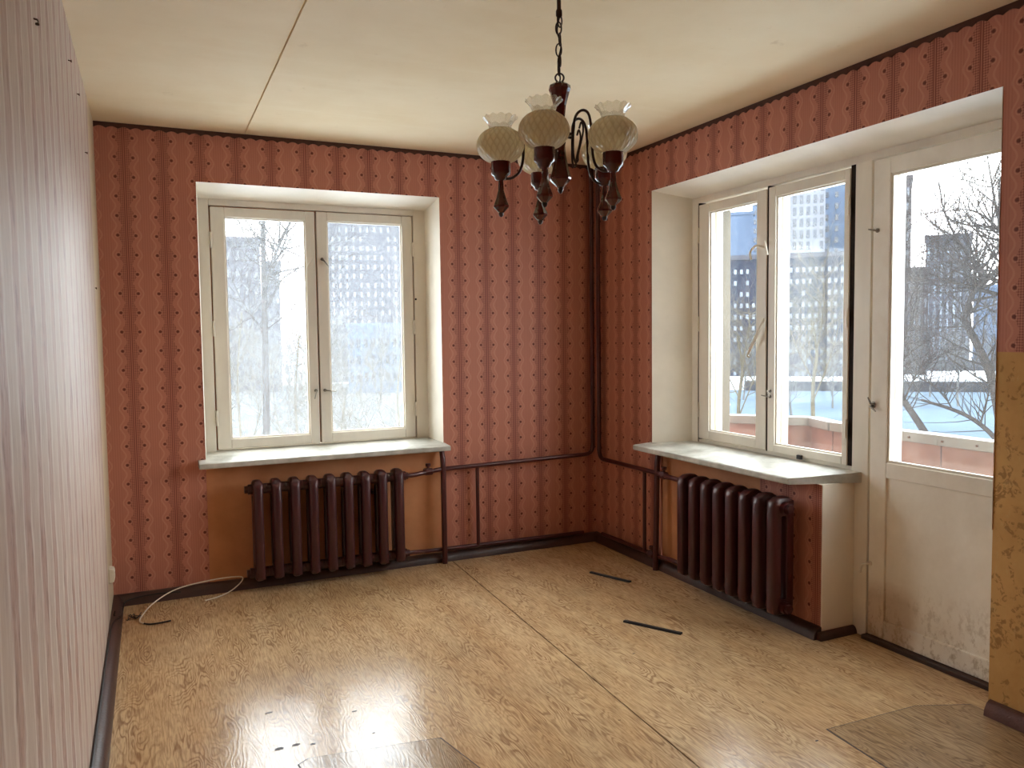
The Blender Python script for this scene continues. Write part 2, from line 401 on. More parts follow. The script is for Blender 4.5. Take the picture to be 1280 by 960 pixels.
def rot_pts(pts, c, ang):
    ca, sa = math.cos(ang), math.sin(ang)
    return [(c[0]+(p[0]-c[0])*ca-(p[1]-c[1])*sa, c[1]+(p[0]-c[0])*sa+(p[1]-c[1])*ca, p[2]) for p in pts]
def arc_path(pts, r, n=5):
    """polyline with rounded corners"""
    pts = [Vector(p) for p in pts]; out = [pts[0]]
    for i in range(1, len(pts)-1):
        a = (pts[i-1]-pts[i]); b = (pts[i+1]-pts[i]); q = min(r, a.length*0.49, b.length*0.49)
        p0 = pts[i]+a.normalized()*q; p2 = pts[i]+b.normalized()*q
        for k in range(n+1):
            t = k/n; out.append(p0*(1-t)**2+pts[i]*2*t*(1-t)+p2*t*t)
    return out+[pts[-1]]
def spline(pts, n=6):
    P = [Vector(p) for p in pts]; P = [P[0]*2-P[1]]+P+[P[-1]*2-P[-2]]; out = []
    for i in range(1, len(P)-2):
        for k in range(n):
            t = k/n; a, b, c, d = P[i-1:i+3]
            out.append(0.5*((2*b)+(c-a)*t+(2*a-5*b+4*c-d)*t*t+(3*b-a-3*c+d)*t**3))
    return out+[P[-2]]

# ================================================================== the room
XL, YF, H = -3.056, -5.35, 2.6
BT, RT = 0.47, 0.47                     # wall thicknesses
BX0, BX1, BZ1 = -2.562, -1.137, 2.318   # back opening
RY0, RYM, RY1, RZ1 = -0.68, -2.05, -2.867, 2.317
SILLZ = 0.735

# floor: sub-floor with two sheets of linoleum and two patches
fl = MB().box(XL-0.3, 0.0, YF-0.1, 0.0, -0.15, -0.004).box(0.0, RT, RY1, RYM, -0.15, -0.004).build('floor', 'gap_backing')
struct(fl, 'worn oak-print linoleum floor running through the whole room', 'floor')
sx = lambda y: -1.104+0.041*y
def sheet(poly): return MB().prism(poly, -0.004, 0.0, lambda p, q, t: (p, q, t))
sheet([(XL, YF), (sx(YF)-0.0032, YF), (sx(0)-0.0032, 0), (XL, 0)]).build('linoleum_sheet', 'lino', fl)
sheet([(sx(YF)+0.0032, YF), (0, YF), (0, RY1), (0.2, RY1), (0.2, RYM), (0, RYM), (0, 0), (sx(0)+0.0032, 0)]).build('linoleum_sheet', 'lino', fl)
def patch(poly):
    cx, cy = sum(p for p, q in poly)/len(poly), sum(q for p, q in poly)/len(poly)
    out = [(p+0.005*(1 if p > cx else -1), q+0.005*(1 if q > cy else -1)) for p, q in poly]
    MB().prism(out, 0.0, 0.0008, lambda p, q, t: (p, q, t)).build('patch_glue_edge', 'threshold', fl)
    return MB().prism(poly, 0.0, 0.0022, lambda p, q, t: (p, q, t))
pa = patch([(-0.638, -2.70), (-0.20, -2.715), (0.0, -2.80), (-0.02, -3.5), (-0.70, -3.5)]).build('linoleum_patch', 'lino_patch', fl)
tag(pa, 'darker worn linoleum patch before the balcony door')
pa = patch([(-2.42, -2.10), (-2.38, -2.072), (-1.93, -2.14), (-1.80, -2.75), (-2.30, -2.75)]).build('linoleum_patch', 'lino_patch', fl)
tag(pa, 'worn grey linoleum patch in the middle of the floor')

# small tears and holes in the linoleum
def on_floor(px, py):
    d = FZ + (px-640)/FPX*RX - (py-480)/FPX*UY
    return CAM + d*(-CAM.z/d.z)
for px, py, a, b in ((336, 891, 0.020, 0.009), (443, 889, 0.014, 0.006), (349, 936, 0.022, 0.014), (370, 931, 0.020, 0.012), (391, 930, 0.014, 0.010), (467, 916, 0.008, 0.006), (421, 834, 0.006, 0.004), (792, 817, 0.010, 0.004), (1021, 926, 0.010, 0.006)):
    c = on_floor(px, py); a *= 0.75; b *= 0.7
    MB().prism([(c.x-a, c.y-b*0.6), (c.x-a*0.3, c.y-b), (c.x+a*0.8, c.y-b*0.7), (c.x+a, c.y+b*0.5), (c.x+a*0.1, c.y+b), (c.x-a*0.8, c.y+b*0.6)], 0.0, 0.0006, lambda p, q, t: (p, q, t)).build('tear', 'threshold', fl)

# ceiling: two panels with a joint
ce = MB().box(XL-0.3, RT, YF-0.1, BT, H+0.012, H+0.2).build('ceiling', 'ceiling')
struct(ce, 'yellowed whitewashed concrete ceiling with one panel joint', 'ceiling')
MB().box(XL, -2.3025, YF, 0, H, H+0.012).build('ceiling_panel', 'ceiling', ce)
MB().box(-2.2935, 0, YF, 0, H, H+0.012).build('ceiling_panel', 'ceiling', ce)

# back wall
wb = MB().box(XL, BX0, 0, BT, 0, H).box(BX1, RT, 0, BT, 0, H).box(BX0, BX1, 0, BT, BZ1, H).build('wall_back', 'paper_back')
struct(wb, 'back wall in salmon lace-stripe wallpaper around the left window', 'wall')
MB().box(BX0, BX1, 0.012, BT, 0, SILLZ-0.006).build('under_window_panel', 'niche', wb)
def reveal(mp, u0, u1, zt, d, iu0, iu1, izt, zb, to):
    """splayed plaster lining of an opening; mp(u, depth, z)"""
    m = MB()
    for (a, b, side) in ((u0, iu0, 0), (u1, iu1, 1)):
        m.prism([(a, -0.003), (b, d), (b, to), (a, to)], zb, zt, lambda p, q, t: mp(p, q, t))
    m.prism([(zt, -0.003), (izt, d), (izt, to), (zt, to)], u0, u1, lambda p, q, t: mp(t, q, p))
    return m
mpB = lambda u, d, z: (u, d, z)
mpR = lambda u, d, z: (d, u, z)
reveal(mpB, BX0, BX1, BZ1, 0.21, -2.545, -1.168, 2.262, 0.70, BT).build('window_reveal', 'plaster', wb)

# left wall, wall behind the camera
wl = MB().box(XL-0.2, XL, YF-0.1, BT, 0, H).build('wall_left', 'paper_left')
struct(wl, 'left wall in pale wallpaper with wavy vertical stripes', 'wall')
wf = MB().box(XL, RT, YF-0.1, YF, 0, H).build('wall_front', 'paper_back')
struct(wf, 'papered wall behind the viewpoint', 'wall')

# right wall
wr = (MB().box(0, RT, YF, 0, RZ1, H).box(0, RT, RY0, 0, 0, RZ1).box(0, RT, YF, RY1, 1.362, RZ1)
      .box(0, RT, -0.768, RY0, 0, SILLZ-0.006).box(0, RT, RYM, -1.635, 0, SILLZ-0.006)).build('wall_right', 'paper_right')
struct(wr, 'right wall in salmon lace-stripe wallpaper around window and balcony door', 'wall')
tag(MB().box(0.0015, RT, YF, RY1, 0, 1.362).build('old_wallpaper', 'old_paper', wr), 'ochre floral old wallpaper laid bare on the pier')
MB().box(0.012, RT, -1.635, -0.768, 0, SILLZ-0.006).build('under_window_panel', 'niche', wr)
MB().box(-0.002, RT, RYM-0.005, RYM, 0.036, SILLZ-0.004).box(0.001, RT, RYM, RYM+0.075, SILLZ-0.006, SILLZ-0.0045).build('jamb_lining', 'plaster', wr)
reveal(mpR, RY0, RY1, RZ1, 0.21, -0.812, -2.875, 2.258, 0.70, 0.36).build('window_reveal', 'plaster', wr)
MB().box(0.36, RT, RY0, -0.842, 0.70, RZ1).box(0.36, RT, RY1, RY0, 2.235, RZ1).build('outer_reveal', 'facade_paint', wr)

# baseboards (thick quarter strips)
BBP = [(0, 0.056), (0.012, 0.056), (0.03, 0.047), (0.045, 0.025), (0.05, 0.0), (0, 0)]
bb = MB().prism(BBP, XL, 0, lambda p, q, t: (t, -p, q)).build('baseboard_back', 'base', smooth=True)
struct(bb, 'dark brown baseboard along the back wall', 'baseboard')
bb = MB().prism(BBP, YF, 0, lambda p, q, t: (XL+p, t, q)).build('baseboard_left', 'base', smooth=True)
struct(bb, 'dark brown baseboard along the left wall', 'baseboard')
bb = MB().prism(BBP, RYM-0.005, 0, lambda p, q, t: (-p, t, q)).prism([(p*0.55, q*0.62) for p, q in BBP], -0.03, 0.2, lambda p, q, t: (t, RYM-0.005-p, q)).build('baseboard_right', 'base', smooth=True)
struct(bb, 'dark brown baseboard under the right window, turning into the door recess', 'baseboard')
bb = MB().prism(BBP, YF, RY1-0.01, lambda p, q, t: (-p*0.8, t, q)).build('baseboard_pier', 'base_red', smooth=True)
struct(bb, 'broken reddish brown baseboard below the ochre pier', 'baseboard')

# scalloped border strips under the ceiling
def border(mp, a, b, name, label):
    m = MB(); step = 0.058; n = int(abs(b-a)/step); s = (b-a)/n
    for i in range(n):
        u0 = a+i*s; pts = [(u0, 0.0), (u0+s, 0.0)]
        for k in range(6): t = k/5; pts.append((u0+s*(1-t), -0.030+0.011*math.sin(pi*t)))
        m.prism(pts, 0.0, 0.006, lambda p, q, t: mp(p, -t, H+q))
    return struct(m.build(name, 'border'), label, 'trim')
border(mpB, XL, 0.0, 'trim_1', 'dark scalloped border strip at the top of the back wall')
border(mpR, 0.0, -4.2, 'trim_2', 'dark scalloped border strip at the top of the right wall')

# ------------------------------------------------------------------ windows and balcony door
def ubox(m, mp, u0, u1, d0, d1, z0, z1):
    a = mp(u0, d0, z0); b = mp(u1, d1, z1)
    return m.box(a[0], b[0], a[1], b[1], a[2], b[2])
def ring(mp, u0, u1, z0, z1, g0, g1, h0, h1, d0, d1):
    m = MB()
    ubox(m, mp, u0, g0, d0, d1, z0, z1); ubox(m, mp, g1, u1, d0, d1, z0, z1)
    ubox(m, mp, g0, g1, d0, d1, z0, h0); ubox(m, mp, g0, g1, d0, d1, h1, z1)
    return m
def sash(win, mp, S, G, dirt, d0=0.20, hinge_side=None, hinges=(), outer=True):
    """inner sash with its pane and hinges; behind it the paired outer sash with its own pane"""
    (u0, u1, z0, z1), (g0, g1, h0, h1) = S, G
    sg = 1 if u1 > u0 else -1
    o = ring(mp, u0, u1, z0, z1, g0, g1, h0, h1, d0, d0+0.045).build('sash', 'paint', win, bevel=0.004)
    p = MB(); ubox(p, mp, g0-0.006*sg, g1+0.006*sg, d0+0.022, d0+0.026, h0-0.006, h1+0.006)
    p.build('pane', dirt, o)
    bead = ring(mp, g0, g1, h0, h1, g0+0.008*sg, g1-0.008*sg, h0+0.008, h1-0.008, d0+0.012, d0+0.0215).build('glazing_bead', 'paint', o)
    for hz in hinges:
        u = u0 if hinge_side == 0 else u1
        c = Vector(mp(u, d0-0.006, hz)); h = MB()
        h.tube([c+Vector((0, 0, -0.045)), c+Vector((0, 0, 0.045))], 0.0075, 10); h.tube([c+Vector((0, 0, -0.002)), c+Vector((0, 0, 0.002))], 0.0085, 10)
        h.build('hinge', 'paint', o, smooth=True)
    if outer:
        q = ring(mp, u0, u1, z0, z1, g0-0.030*sg, g1+0.030*sg, h0-0.012, h1+0.012, d0+0.085, d0+0.13).build('outer_sash', 'paint', win, bevel=0.003)
        p = MB(); ubox(p, mp, g0-0.036*sg, g1+0.036*sg, d0+0.107, d0+0.111, h0-0.018, h1+0.018); p.build('pane', dirt, q)
    return o
def latch(parent, mp, u, z, d, du, dz, mat='steel'):
    """little lever latch: round rose, spindle and a thin lever"""
    m = MB(); a = Vector(mp(u, d, z)); n = (Vector(mp(u, d-1, z))-a)
    m.tube([a+n*0.001, a+n*0.005], 0.010, 12); m.tube([a+n*0.005, a+n*0.022], 0.004, 8)
    b = Vector(mp(u+du, d, z+dz)); m.tube([a+n*0.020, b+n*0.026], [0.005, 0.003], 8)
    return m.build('latch', mat, parent, smooth=True)
def sill(win, mp, u0, u1, u1b, front, back, ztop):
    prof = [(front, ztop-0.004), (front+0.006, ztop), (back, ztop+0.022), (back, ztop-0.03), (front+0.004, ztop-0.032), (front, ztop-0.026)]
    m = MB(); m.prism(prof, 0.0, 1.0, lambda p, q, t: mp(u0+((u1+(u1b-u1)*(p-front)/(back-front))-u0)*t, p, q))
    return m.build('window_sill', 'sill', win, bevel=0.003)

# window 1 (back wall)
w1 = empty('window_1', (-1.85, 0.0, 0.75)); struct(w1, 'dusty white two-sash window in the back wall, left of the room corner', 'window')
fr = MB()
ubox(fr, mpB, BX0-0.02, -2.487, 0.205, 0.37, 0.72, 2.31); ubox(fr, mpB, -1.246, -1.13, 0.205, 0.37, 0.72, 2.31)
ubox(fr, mpB, -2.487, -1.246, 0.205, 0.37, 2.226, 2.31); ubox(fr, mpB, -2.487, -1.246, 0.215, 0.37, 0.72, 0.784)
fr.build('frame', 'paint', w1, bevel=0.003)
gs = MB()
ubox(gs, mpB, -2.487, -1.246, 0.232, 0.244, 2.21, 2.226); ubox(gs, mpB, -1.884, -1.858, 0.235, 0.244, 0.79, 2.21)
ubox(gs, mpB, -2.487, -2.473, 0.232, 0.244, 0.784, 2.226); ubox(gs, mpB, -1.262, -1.246, 0.232, 0.244, 0.784, 2.226)
gs.build('gap_backing', 'niche', w1)
sA = sash(w1, mpB, (-2.479, -1.878, 0.789, 2.218), (-2.403, -1.936, 0.847, 2.161), 'glass_dirty', hinge_side=0, hinges=(2.024, 1.506, 0.976))
sB = sash(w1, mpB, (-1.868, -1.256, 0.789, 2.220), (-1.803, -1.325, 0.850, 2.167), 'glass_dirty', hinge_side=1, hinges=(2.009, 1.507, 0.972))
latch(sA, mpB, -1.898, 1.118, 0.20, -0.012, -0.05); latch(sB, mpB, -1.842, 1.118, 0.20, 0.065, -0.008)
latch(sA, mpB, -1.895, 1.93, 0.20, -0.04, -0.045, 'paint'); latch(sB, mpB, -1.838, 1.93, 0.20, 0.035, -0.045)
ho = MB().tube([(-1.237, 0.206, 1.689), (-1.237, 0.203, 1.689)], 0.007, 8).build('lock_hole', 'black', w1)
sill(w1, mpB, -2.603, -1.128, -1.128, -0.115, 0.215, 0.757)

# window 2 with balcony door (right wall)
w2 = empty('window_2', (0.0, -1.4, 0.75)); struct(w2, 'cream two-sash window beside the balcony door in the right wall', 'window')
fr = MB()
ubox(fr, mpR, RY0, -0.863, 0.205, 0.36, 0.72, 2.31); ubox(fr, mpR, -0.863, -2.88, 0.205, 0.36, 2.224, 2.31)
ubox(fr, mpR, -0.863, -2.036, 0.215, 0.36, 0.72, 0.800); ubox(fr, mpR, -2.036, -2.130, 0.20, 0.36, 0.0, 2.224)
fr.build('frame', 'paint', w2, bevel=0.003)
gs = MB()
ubox(gs, mpR, -0.863, -0.879, 0.209, 0.25, 0.8, 2.224); ubox(gs, mpR, -1.4515, -1.4665, 0.206, 0.256, 0.8, 2.224); ubox(gs, mpR, -2.0045, -2.036, 0.207, 0.25, 0.8, 2.224)
gs.build('gap_backing', 'gap_backing', w2)  # dark strips set forward in the open gaps to paint their shade
sA = sash(w2, mpR, (-0.878, -1.452, 0.806, 2.210), (-0.971, -1.374, 0.860, 2.158), 'glass', hinge_side=0, hinges=(2.03, 1.5, 0.98))
sB = sash(w2, mpR, (-1.466, -2.005, 0.800, 2.213), (-1.516, -1.972, 0.842, 2.160), 'glass', hinge_side=1, hinges=(2.037, 1.509, 0.978))
latch(sB, mpR, -1.488, 1.10, 0.20, 0.04, 0.005)
latch(sB, mpR, -1.488, 1.13, 0.20, -0.02, -0.03)
st = MB().tube([(0.185, -1.452, 1.52), (0.17, -1.43, 1.46), (0.168, -1.352, 1.33)], 0.008, 8).tube([(0.168, -1.352, 1.33), (0.166, -1.345, 1.315), (0.166, -1.36, 1.31)], 0.005, 8)
tag(st.build('stay', 'paint', sA, smooth=True), 'cream stay hook hanging loose')
for (ya, yb, zz) in ((-1.44, -1.365, 1.90), (-1.455, -1.485, 1.915)):
    sp = spline([(0.196, ya, zz), (0.17, (ya+yb)/2, zz+0.012), (0.165, yb, zz-0.02), (0.17, yb-0.003 if yb > ya else yb-0.006, zz-0.06)], 5)
    MB().tube(sp, 0.006, 6).build('peeling_seal_strip', 'paint', sA if yb > -1.45 else sB, smooth=True)
MB().box(0.185, 0.20, -1.725, -1.695, 0.790, 0.812).build('stop_block', 'black', sB, bevel=0.002)
sill(w2, mpR, -0.655, -1.965, -2.10, -0.13, 0.215, 0.760)

d1 = empty('door_1', (0.2, -2.5, 0.0)); struct(d1, 'cream balcony door with tall glass pane and grimy lower panel', 'door')
DU0, DU1 = -2.140, -2.90
leaf = MB()
for a in ((DU0, -2.228, 0.022, 2.216), (-2.83, DU1, 0.022, 2.216), (-2.228, -2.83, 2.145, 2.216), (-2.228, -2.83, 0.775, 0.845), (-2.228, -2.83, 0.022, 0.11)):
    ubox(leaf, mpR, a[0], a[1], 0.20, 0.245, a[2], a[3])
leaf = leaf.build('door_leaf', 'door', d1, bevel=0.003)
m = MB(); ubox(m, mpR, -2.2, -2.85, 0.212, 0.236, 0.10, 0.78); m.build('lower_panel', 'door', leaf)
m = MB(); ubox(m, mpR, -2.22, -2.84, 0.221, 0.225, 0.84, 2.15); m.build('pane', 'glass', leaf)
ring(mpR, -2.228, -2.83, 0.845, 2.145, -2.240, -2.818, 0.857, 2.133, 0.207, 0.2205).build('glazing_bead', 'paint', leaf)
ol = MB()
for a in ((DU0, -2.205, 0.03, 2.216), (-2.83, DU1, 0.03, 2.216), (-2.205, -2.83, 2.16, 2.216), (-2.205, -2.83, 0.03, 0.835)):
    ubox(ol, mpR, a[0], a[1], 0.285, 0.33, a[2], a[3])
ol = ol.build('outer_door_leaf', 'door', d1, bevel=0.003)
m = MB(); ubox(m, mpR, -2.2, -2.84, 0.305, 0.309, 0.83, 2.165); m.build('pane', 'glass', ol)
latch(leaf, mpR, -2.155, 1.098, 0.20, -0.035, -0.02); latch(leaf, mpR, -2.158, 1.11, 0.20, 0.012, 0.03)
latch(leaf, mpR, -2.165, 1.90, 0.20, 0.03, 0.008)
m = MB(); c = [(0.196, -2.150, 0.36), (0.172, -2.148, 0.362), (0.165, -2.132, 0.35), (0.168, -2.122, 0.315)]
m.tube(spline(c, 4), 0.006, 8); m.tube([(0.2, -2.150, 0.36), (0.195, -2.150, 0.36)], 0.012, 10); m.build('handle', 'paint', leaf, smooth=True)
MB().box(0.17, 0.36, -2.13, -2.90, -0.003, 0.02).build('threshold', 'threshold', d1, bevel=0.003)

# ================================================================== radiators
def section_mesh(name):
    """one two-column cast-iron section, local: width along x, depth along y (0 front .. 0.14), z up"""
    Wd, Dp, Hh = 0.052, 0.142, 0.575
    outer = [(0.0, 0.035), (0.012, 0.012), (0.035, 0.0), (Dp-0.035, 0.0), (Dp-0.012, 0.012), (Dp, 0.035), (Dp, Hh-0.052), (Dp-0.012, Hh-0.022), (Dp-0.042, Hh-0.003), (Dp/2, Hh), (0.042, Hh-0.003), (0.012, Hh-0.022), (0.0, Hh-0.052)]
    i0, i1 = Dp/2-0.013, Dp/2+0.013
    inner = [(i0, 0.085), (i0+0.006, 0.078), (i1-0.006, 0.078), (i1, 0.085), (i1, Hh-0.098), (i1-0.006, Hh-0.09), (i0+0.006, Hh-0.09), (i0, Hh-0.098)]
    bm = bmesh.new()
    def loop(pts, x): return [bm.verts.new((x, p, q)) for p, q in pts]
    layers = []
    # rounded cross-section: 5 slices narrowing the outline towards both faces
    for x, s in ((-Wd/2, 0.014), (-Wd/2+0.007, 0.005), (-Wd/2+0.016, 0.0), (Wd/2-0.016, 0.0), (Wd/2-0.007, 0.005), (Wd/2, 0.014)):
        o = [(min(max(p, s), Dp-s), min(max(q, s), Hh-s)) for p, q in outer]
        g = [(p+(-s*0.4 if p < Dp/2 else s*0.4), q) for p, q in inner]
        layers.append((loop(o, x), loop(g, x)))
    for (a, b), (c, d) in zip(layers[:-1], layers[1:]):
        for L0, L1 in ((a, c), (b, d)):
            n = len(L0)
            for i in range(n): bm.faces.new((L0[i], L0[(i+1) % n], L1[(i+1) % n], L1[i]))
    for o, g in (layers[0], layers[-1]):
        es = []
        for L in (o, g):
            for i in range(len(L)):
                e = bm.edges.get((L[i], L[(i+1) % len(L)])); es.append(e)
        bmesh.ops.triangle_fill(bm, edges=es, use_beauty=True)
    # hubs joining the sections
    for z in (0.042, Hh-0.052):
        r = bmesh.ops.create_cone(bm, cap_ends=True, segments=14, radius1=0.029, radius2=0.029, depth=0.101)
        bmesh.ops.transform(bm, matrix=Matrix.Translation((0, Dp/2, z)) @ Matrix.Rotation(pi/2, 4, 'Y'), verts=r['verts'])
    bmesh.ops.recalc_face_normals(bm, faces=bm.faces[:])
    me = bpy.data.meshes.new(name); bm.to_mesh(me); bm.free()
    for p in me.polygons: p.use_smooth = True
    try: me.set_sharp_from_angle(angle=math.radians(40))
    except Exception: pass
    me.materials.append(MAT['radiator']); return me
SEC = section_mesh('section')
def radiator(loc, rot, n, pitch, label, open_slit=False):
    r = empty('radiator', loc); tag(r, label, 'radiator', 'cast-iron radiators under the windows'); r.rotation_euler = (0, 0, rot)
    for i in range(n):
        o = bpy.data.objects.new('section', SEC); COL.objects.link(o); o.parent = r; o.location = ((i-(n-1)/2)*pitch, 0, 0)
    for s in (-1, 1):
        for z in (0.042, 0.575-0.052):
            x0 = s*((n-1)/2*pitch+0.05)
            m = MB().tube([(x0, 0.071, z), (x0+s*0.018, 0.071, z)], 0.022, 6)
            o = m.build('end_plug', 'radiator'); o.parent = r
    for s in (-0.3, 0.3):
        x0 = s*n*pitch
        o = MB().box(x0-0.012, x0+0.012, 0.142-0.02, 0.175, 0.42, 0.44).build('bracket', 'radiator'); o.parent = r
    return r
radiator((-1.893, -0.19, 0.07), 0, 9, 0.1025, 'maroon nine-section cast-iron radiator below the dusty left window')
radiator((-0.19, -1.555, 0.09), -pi/2, 8, 0.1005, 'maroon eight-section cast-iron radiator below the right window')

# ------------------------------------------------------------------ heating pipes
def pipe_part(root, name, pts, r, round_r=0.06):
    return MB().tube(arc_path(pts, round_r), r, 12).build(name, 'pipe', root, smooth=True)
def valve(root, p, axis):
    p = Vector(p); a = Vector(axis); m = MB()
    m.tube([p-a*0.028, p-a*0.02, p+a*0.02, p+a*0.028], [0.02, 0.024, 0.024, 0.02], 6); m.tube([p, p+Vector((0, 0, 0.035))], 0.009, 8)
    m.tube([p+Vector((0, 0, 0.034)), p+Vector((0, 0, 0.05))], 0.017, 8)
    return m.build('valve', 'pipe', root)
hp = empty('heating_pipes', (-0.06, -0.055, 0.0)); tag(hp, 'maroon heating pipes on the back wall, from the corner to the left radiator', 'pipes', 'heating pipes')
pipe_part(hp, 'supply_pipe', [(-0.062, -0.055, H), (-0.062, -0.055, 0.622), (-1.20, -0.058, 0.603), (-1.37, -0.119, 0.593), (-1.45, -0.119, 0.593)], 0.0145)
pipe_part(hp, 'return_pipe', [(-0.13, -0.035, 0.072), (-1.22, -0.045, 0.085), (-1.40, -0.119, 0.112), (-1.45, -0.119, 0.112)], 0.013)
pipe_part(hp, 'bypass_pipe', [(-0.925, -0.05, 0.61), (-0.925, -0.05, 0.085)], 0.0115)
pipe_part(hp, 'riser_pipe', [(-1.160, -0.03, 0.725), (-1.163, -0.062, 0.66), (-1.166, -0.075, 0.0)], 0.0175)
valve(hp, (-1.27, -0.083, 0.601), (1, 0, 0))
hp = empty('heating_pipes', (-0.055, -0.12, 0.0)); tag(hp, 'maroon heating pipes on the right wall, from the corner to the right radiator', 'pipes', 'heating pipes')
pipe_part(hp, 'supply_pipe', [(-0.045, -0.112, H), (-0.045, -0.112, 0.595), (-0.055, -0.86, 0.600), (-0.119, -1.03, 0.613), (-0.119, -1.16, 0.613)], 0.0145)
pipe_part(hp, 'return_pipe', [(-0.035, -0.13, 0.072), (-0.045, -0.84, 0.085), (-0.119, -1.02, 0.132), (-0.119, -1.16, 0.132)], 0.013)
pipe_part(hp, 'bypass_pipe', [(-0.05, -0.665, 0.60), (-0.05, -0.665, 0.085)], 0.0115)
pipe_part(hp, 'riser_pipe', [(-0.03, -0.79, 0.725), (-0.05, -0.80, 0.66), (-0.062, -0.80, 0.0)], 0.0175)
valve(hp, (-0.072, -0.90, 0.602), (0, 1, 0))
valve(hp, (-0.052, -0.745, 0.084), (0, 1, 0))

# ================================================================== chandelier
CHX, CHY = -1.668, -2.602
ch = empty('chandelier', (CHX, CHY, H)); tag(ch, 'five-arm chandelier with dark cherry wood body and cream opal glass shades', 'chandelier')
lat = Vector((RX.x, RX.y, 0)).normalized(); dep = Vector((-lat.y, lat.x, 0))
def chp(m, name, mat, smooth=True, parent=ch, loc=None, bevel=0.0):
    o = MB.build(m, name, mat, None, smooth=smooth, bevel=bevel); o.parent = parent
    o.location = loc if loc is not None else (0, 0, 0); return o
Z = lambda z: z-H
chp(MB().lathe([(0.0, 0.0), (0.055, 0.0), (0.056, -0.012), (0.045, -0.035), (0.02, -0.052), (0.007, -0.058)], 24), 'ceiling_canopy', 'bronze')
chp(MB().tube([(0, 0, -0.05), (0, 0, Z(2.415))], 0.0065, 12).lathe([(0.007, Z(2.425)), (0.0095, Z(2.42)), (0.0095, Z(2.405)), (0.004, Z(2.398))], 12), 'rod', 'bronze')
zc = [2.391, 2.368, 2.336, 2.304, 2.274, 2.247]
for i, z in enumerate(zc):
    a = lat if i in (1, 3) else (lat*0.35+dep*0.94).normalized()
    if i == 0: a = (lat*0.8+dep*0.6)
    chp(MB().torus((0, 0, 0), 0.0085, 0.0024, a, (0, 0, 1), 18, 6, 2.2), 'chain_link', 'bronze', loc=(0.002*(-1)**i, 0, Z(z)))
chp(MB().torus((0, 0, Z(2.222)), 0.013, 0.0028, lat, (0, 0, 1), 22, 8), 'hanging_ring', 'bronze')
chp(MB().tube(spline([(0.003, 0, Z(2.41)), (-0.006, 0.002, Z(2.36)), (0.006, 0, Z(2.32)), (-0.004, 0.002, Z(2.27)), (0.002, 0, Z(2.225)), (0, 0, Z(2.21))], 5), 0.0022, 6), 'lamp_cord', 'black')
body = [(0.0, 2.206), (0.018, 2.207), (0.033, 2.198), (0.034, 2.188), (0.030, 2.178), (0.019, 2.138), (0.0155, 2.105), (0.0175, 2.075), (0.022, 2.062), (0.0225, 2.046), (0.018, 2.034), (0.0155, 2.018), (0.0185, 1.985), (0.027, 1.945), (0.034, 1.922), (0.033, 1.916), (0.016, 1.900), (0.010, 1.894)]
chp(MB().lathe([(r, Z(z)) for r, z in body], 10), 'column', 'lacquer', smooth=False, bevel=0.0012)
chp(MB().lathe([(0.010, Z(1.896)), (0.0085, Z(1.892)), (0.009, Z(1.886)), (0.005, Z(1.878)), (0.0, Z(1.875))], 12), 'finial', 'bronze')
chp(MB().lathe([(0.017, Z(2.066)), (0.030, Z(2.060)), (0.033, Z(2.054)), (0.030, Z(2.047)), (0.017, Z(2.042))], 20), 'hub', 'bronze')
R_ARM = 0.182
arm_prof = [(0.030, 2.050), (0.044, 2.050), (0.049, 2.065), (0.051, 2.085), (0.060, 2.104), (0.078, 2.112), (0.096, 2.104), (0.106, 2.08), (0.111, 2.03), (0.114, 1.98), (0.124, 1.944), (0.145, 1.926), (0.165, 1.922), (R_ARM, 1.921)]
curl = [(0.049, 2.065), (0.047, 2.02), (0.048, 1.98), (0.055, 1.962), (0.063, 1.968), (0.064, 1.985), (0.082, 2.05), (0.076, 2.078), (0.068, 2.06)]
cup = [(0.0, 1.916), (0.014, 1.917), (0.018, 1.922), (0.021, 1.929), (0.029, 1.935), (0.030, 1.940), (0.030, 1.971), (0.031, 1.976), (0.026, 1.977), (0.024, 1.968), (0.0, 1.963)]
pend = [(0.0, 1.927), (0.008, 1.927), (0.010, 1.921), (0.008, 1.914), (0.0095, 1.888), (0.017, 1.861), (0.025, 1.841), (0.025, 1.836), (0.012, 1.823), (0.007, 1.819)]
pend_tip = [(0.0075, 1.821), (0.0085, 1.816), (0.006, 1.809), (0.0, 1.806)]
NG = 132
gl = []
for i in range(45):
    t = i/44; ang = -1.10+t*(1.10+1.05); gl.append((0.0715*math.cos(ang), 2.022+0.0565*math.sin(ang)))
mesh_cup = MB().lathe(cup, 24).mesh('lamp_cup', 'lacquer', smooth=True)
mesh_pend = MB().lathe(pend, 8).mesh('pendant', 'lacquer', smooth=False, bevel=0.001)
mesh_tip = MB().lathe(pend_tip, 10).mesh('pendant_tip', 'bronze', smooth=True)
mesh_globe = MB().lathe(gl, NG, rfun=lambda i, w, z: 1+0.022*max(math.sin(12*w+70*(z-2.022)), math.sin(12*w-70*(z-2.022)))).mesh('shade', 'opal', smooth=True)
rim_p = [(0.036, 2.070), (0.034, 2.077), (0.037, 2.087), (0.046, 2.099), (0.053, 2.106)]
mesh_rim = MB().lathe(rim_p, 84, rfun=lambda i, w, z: 1+0.022*(i/4)**2*math.sin(13*w), zfun=lambda i, w: 0.0028*(i/4)**2*math.cos(13*w)).mesh('crimped_rim', 'rim', smooth=True)
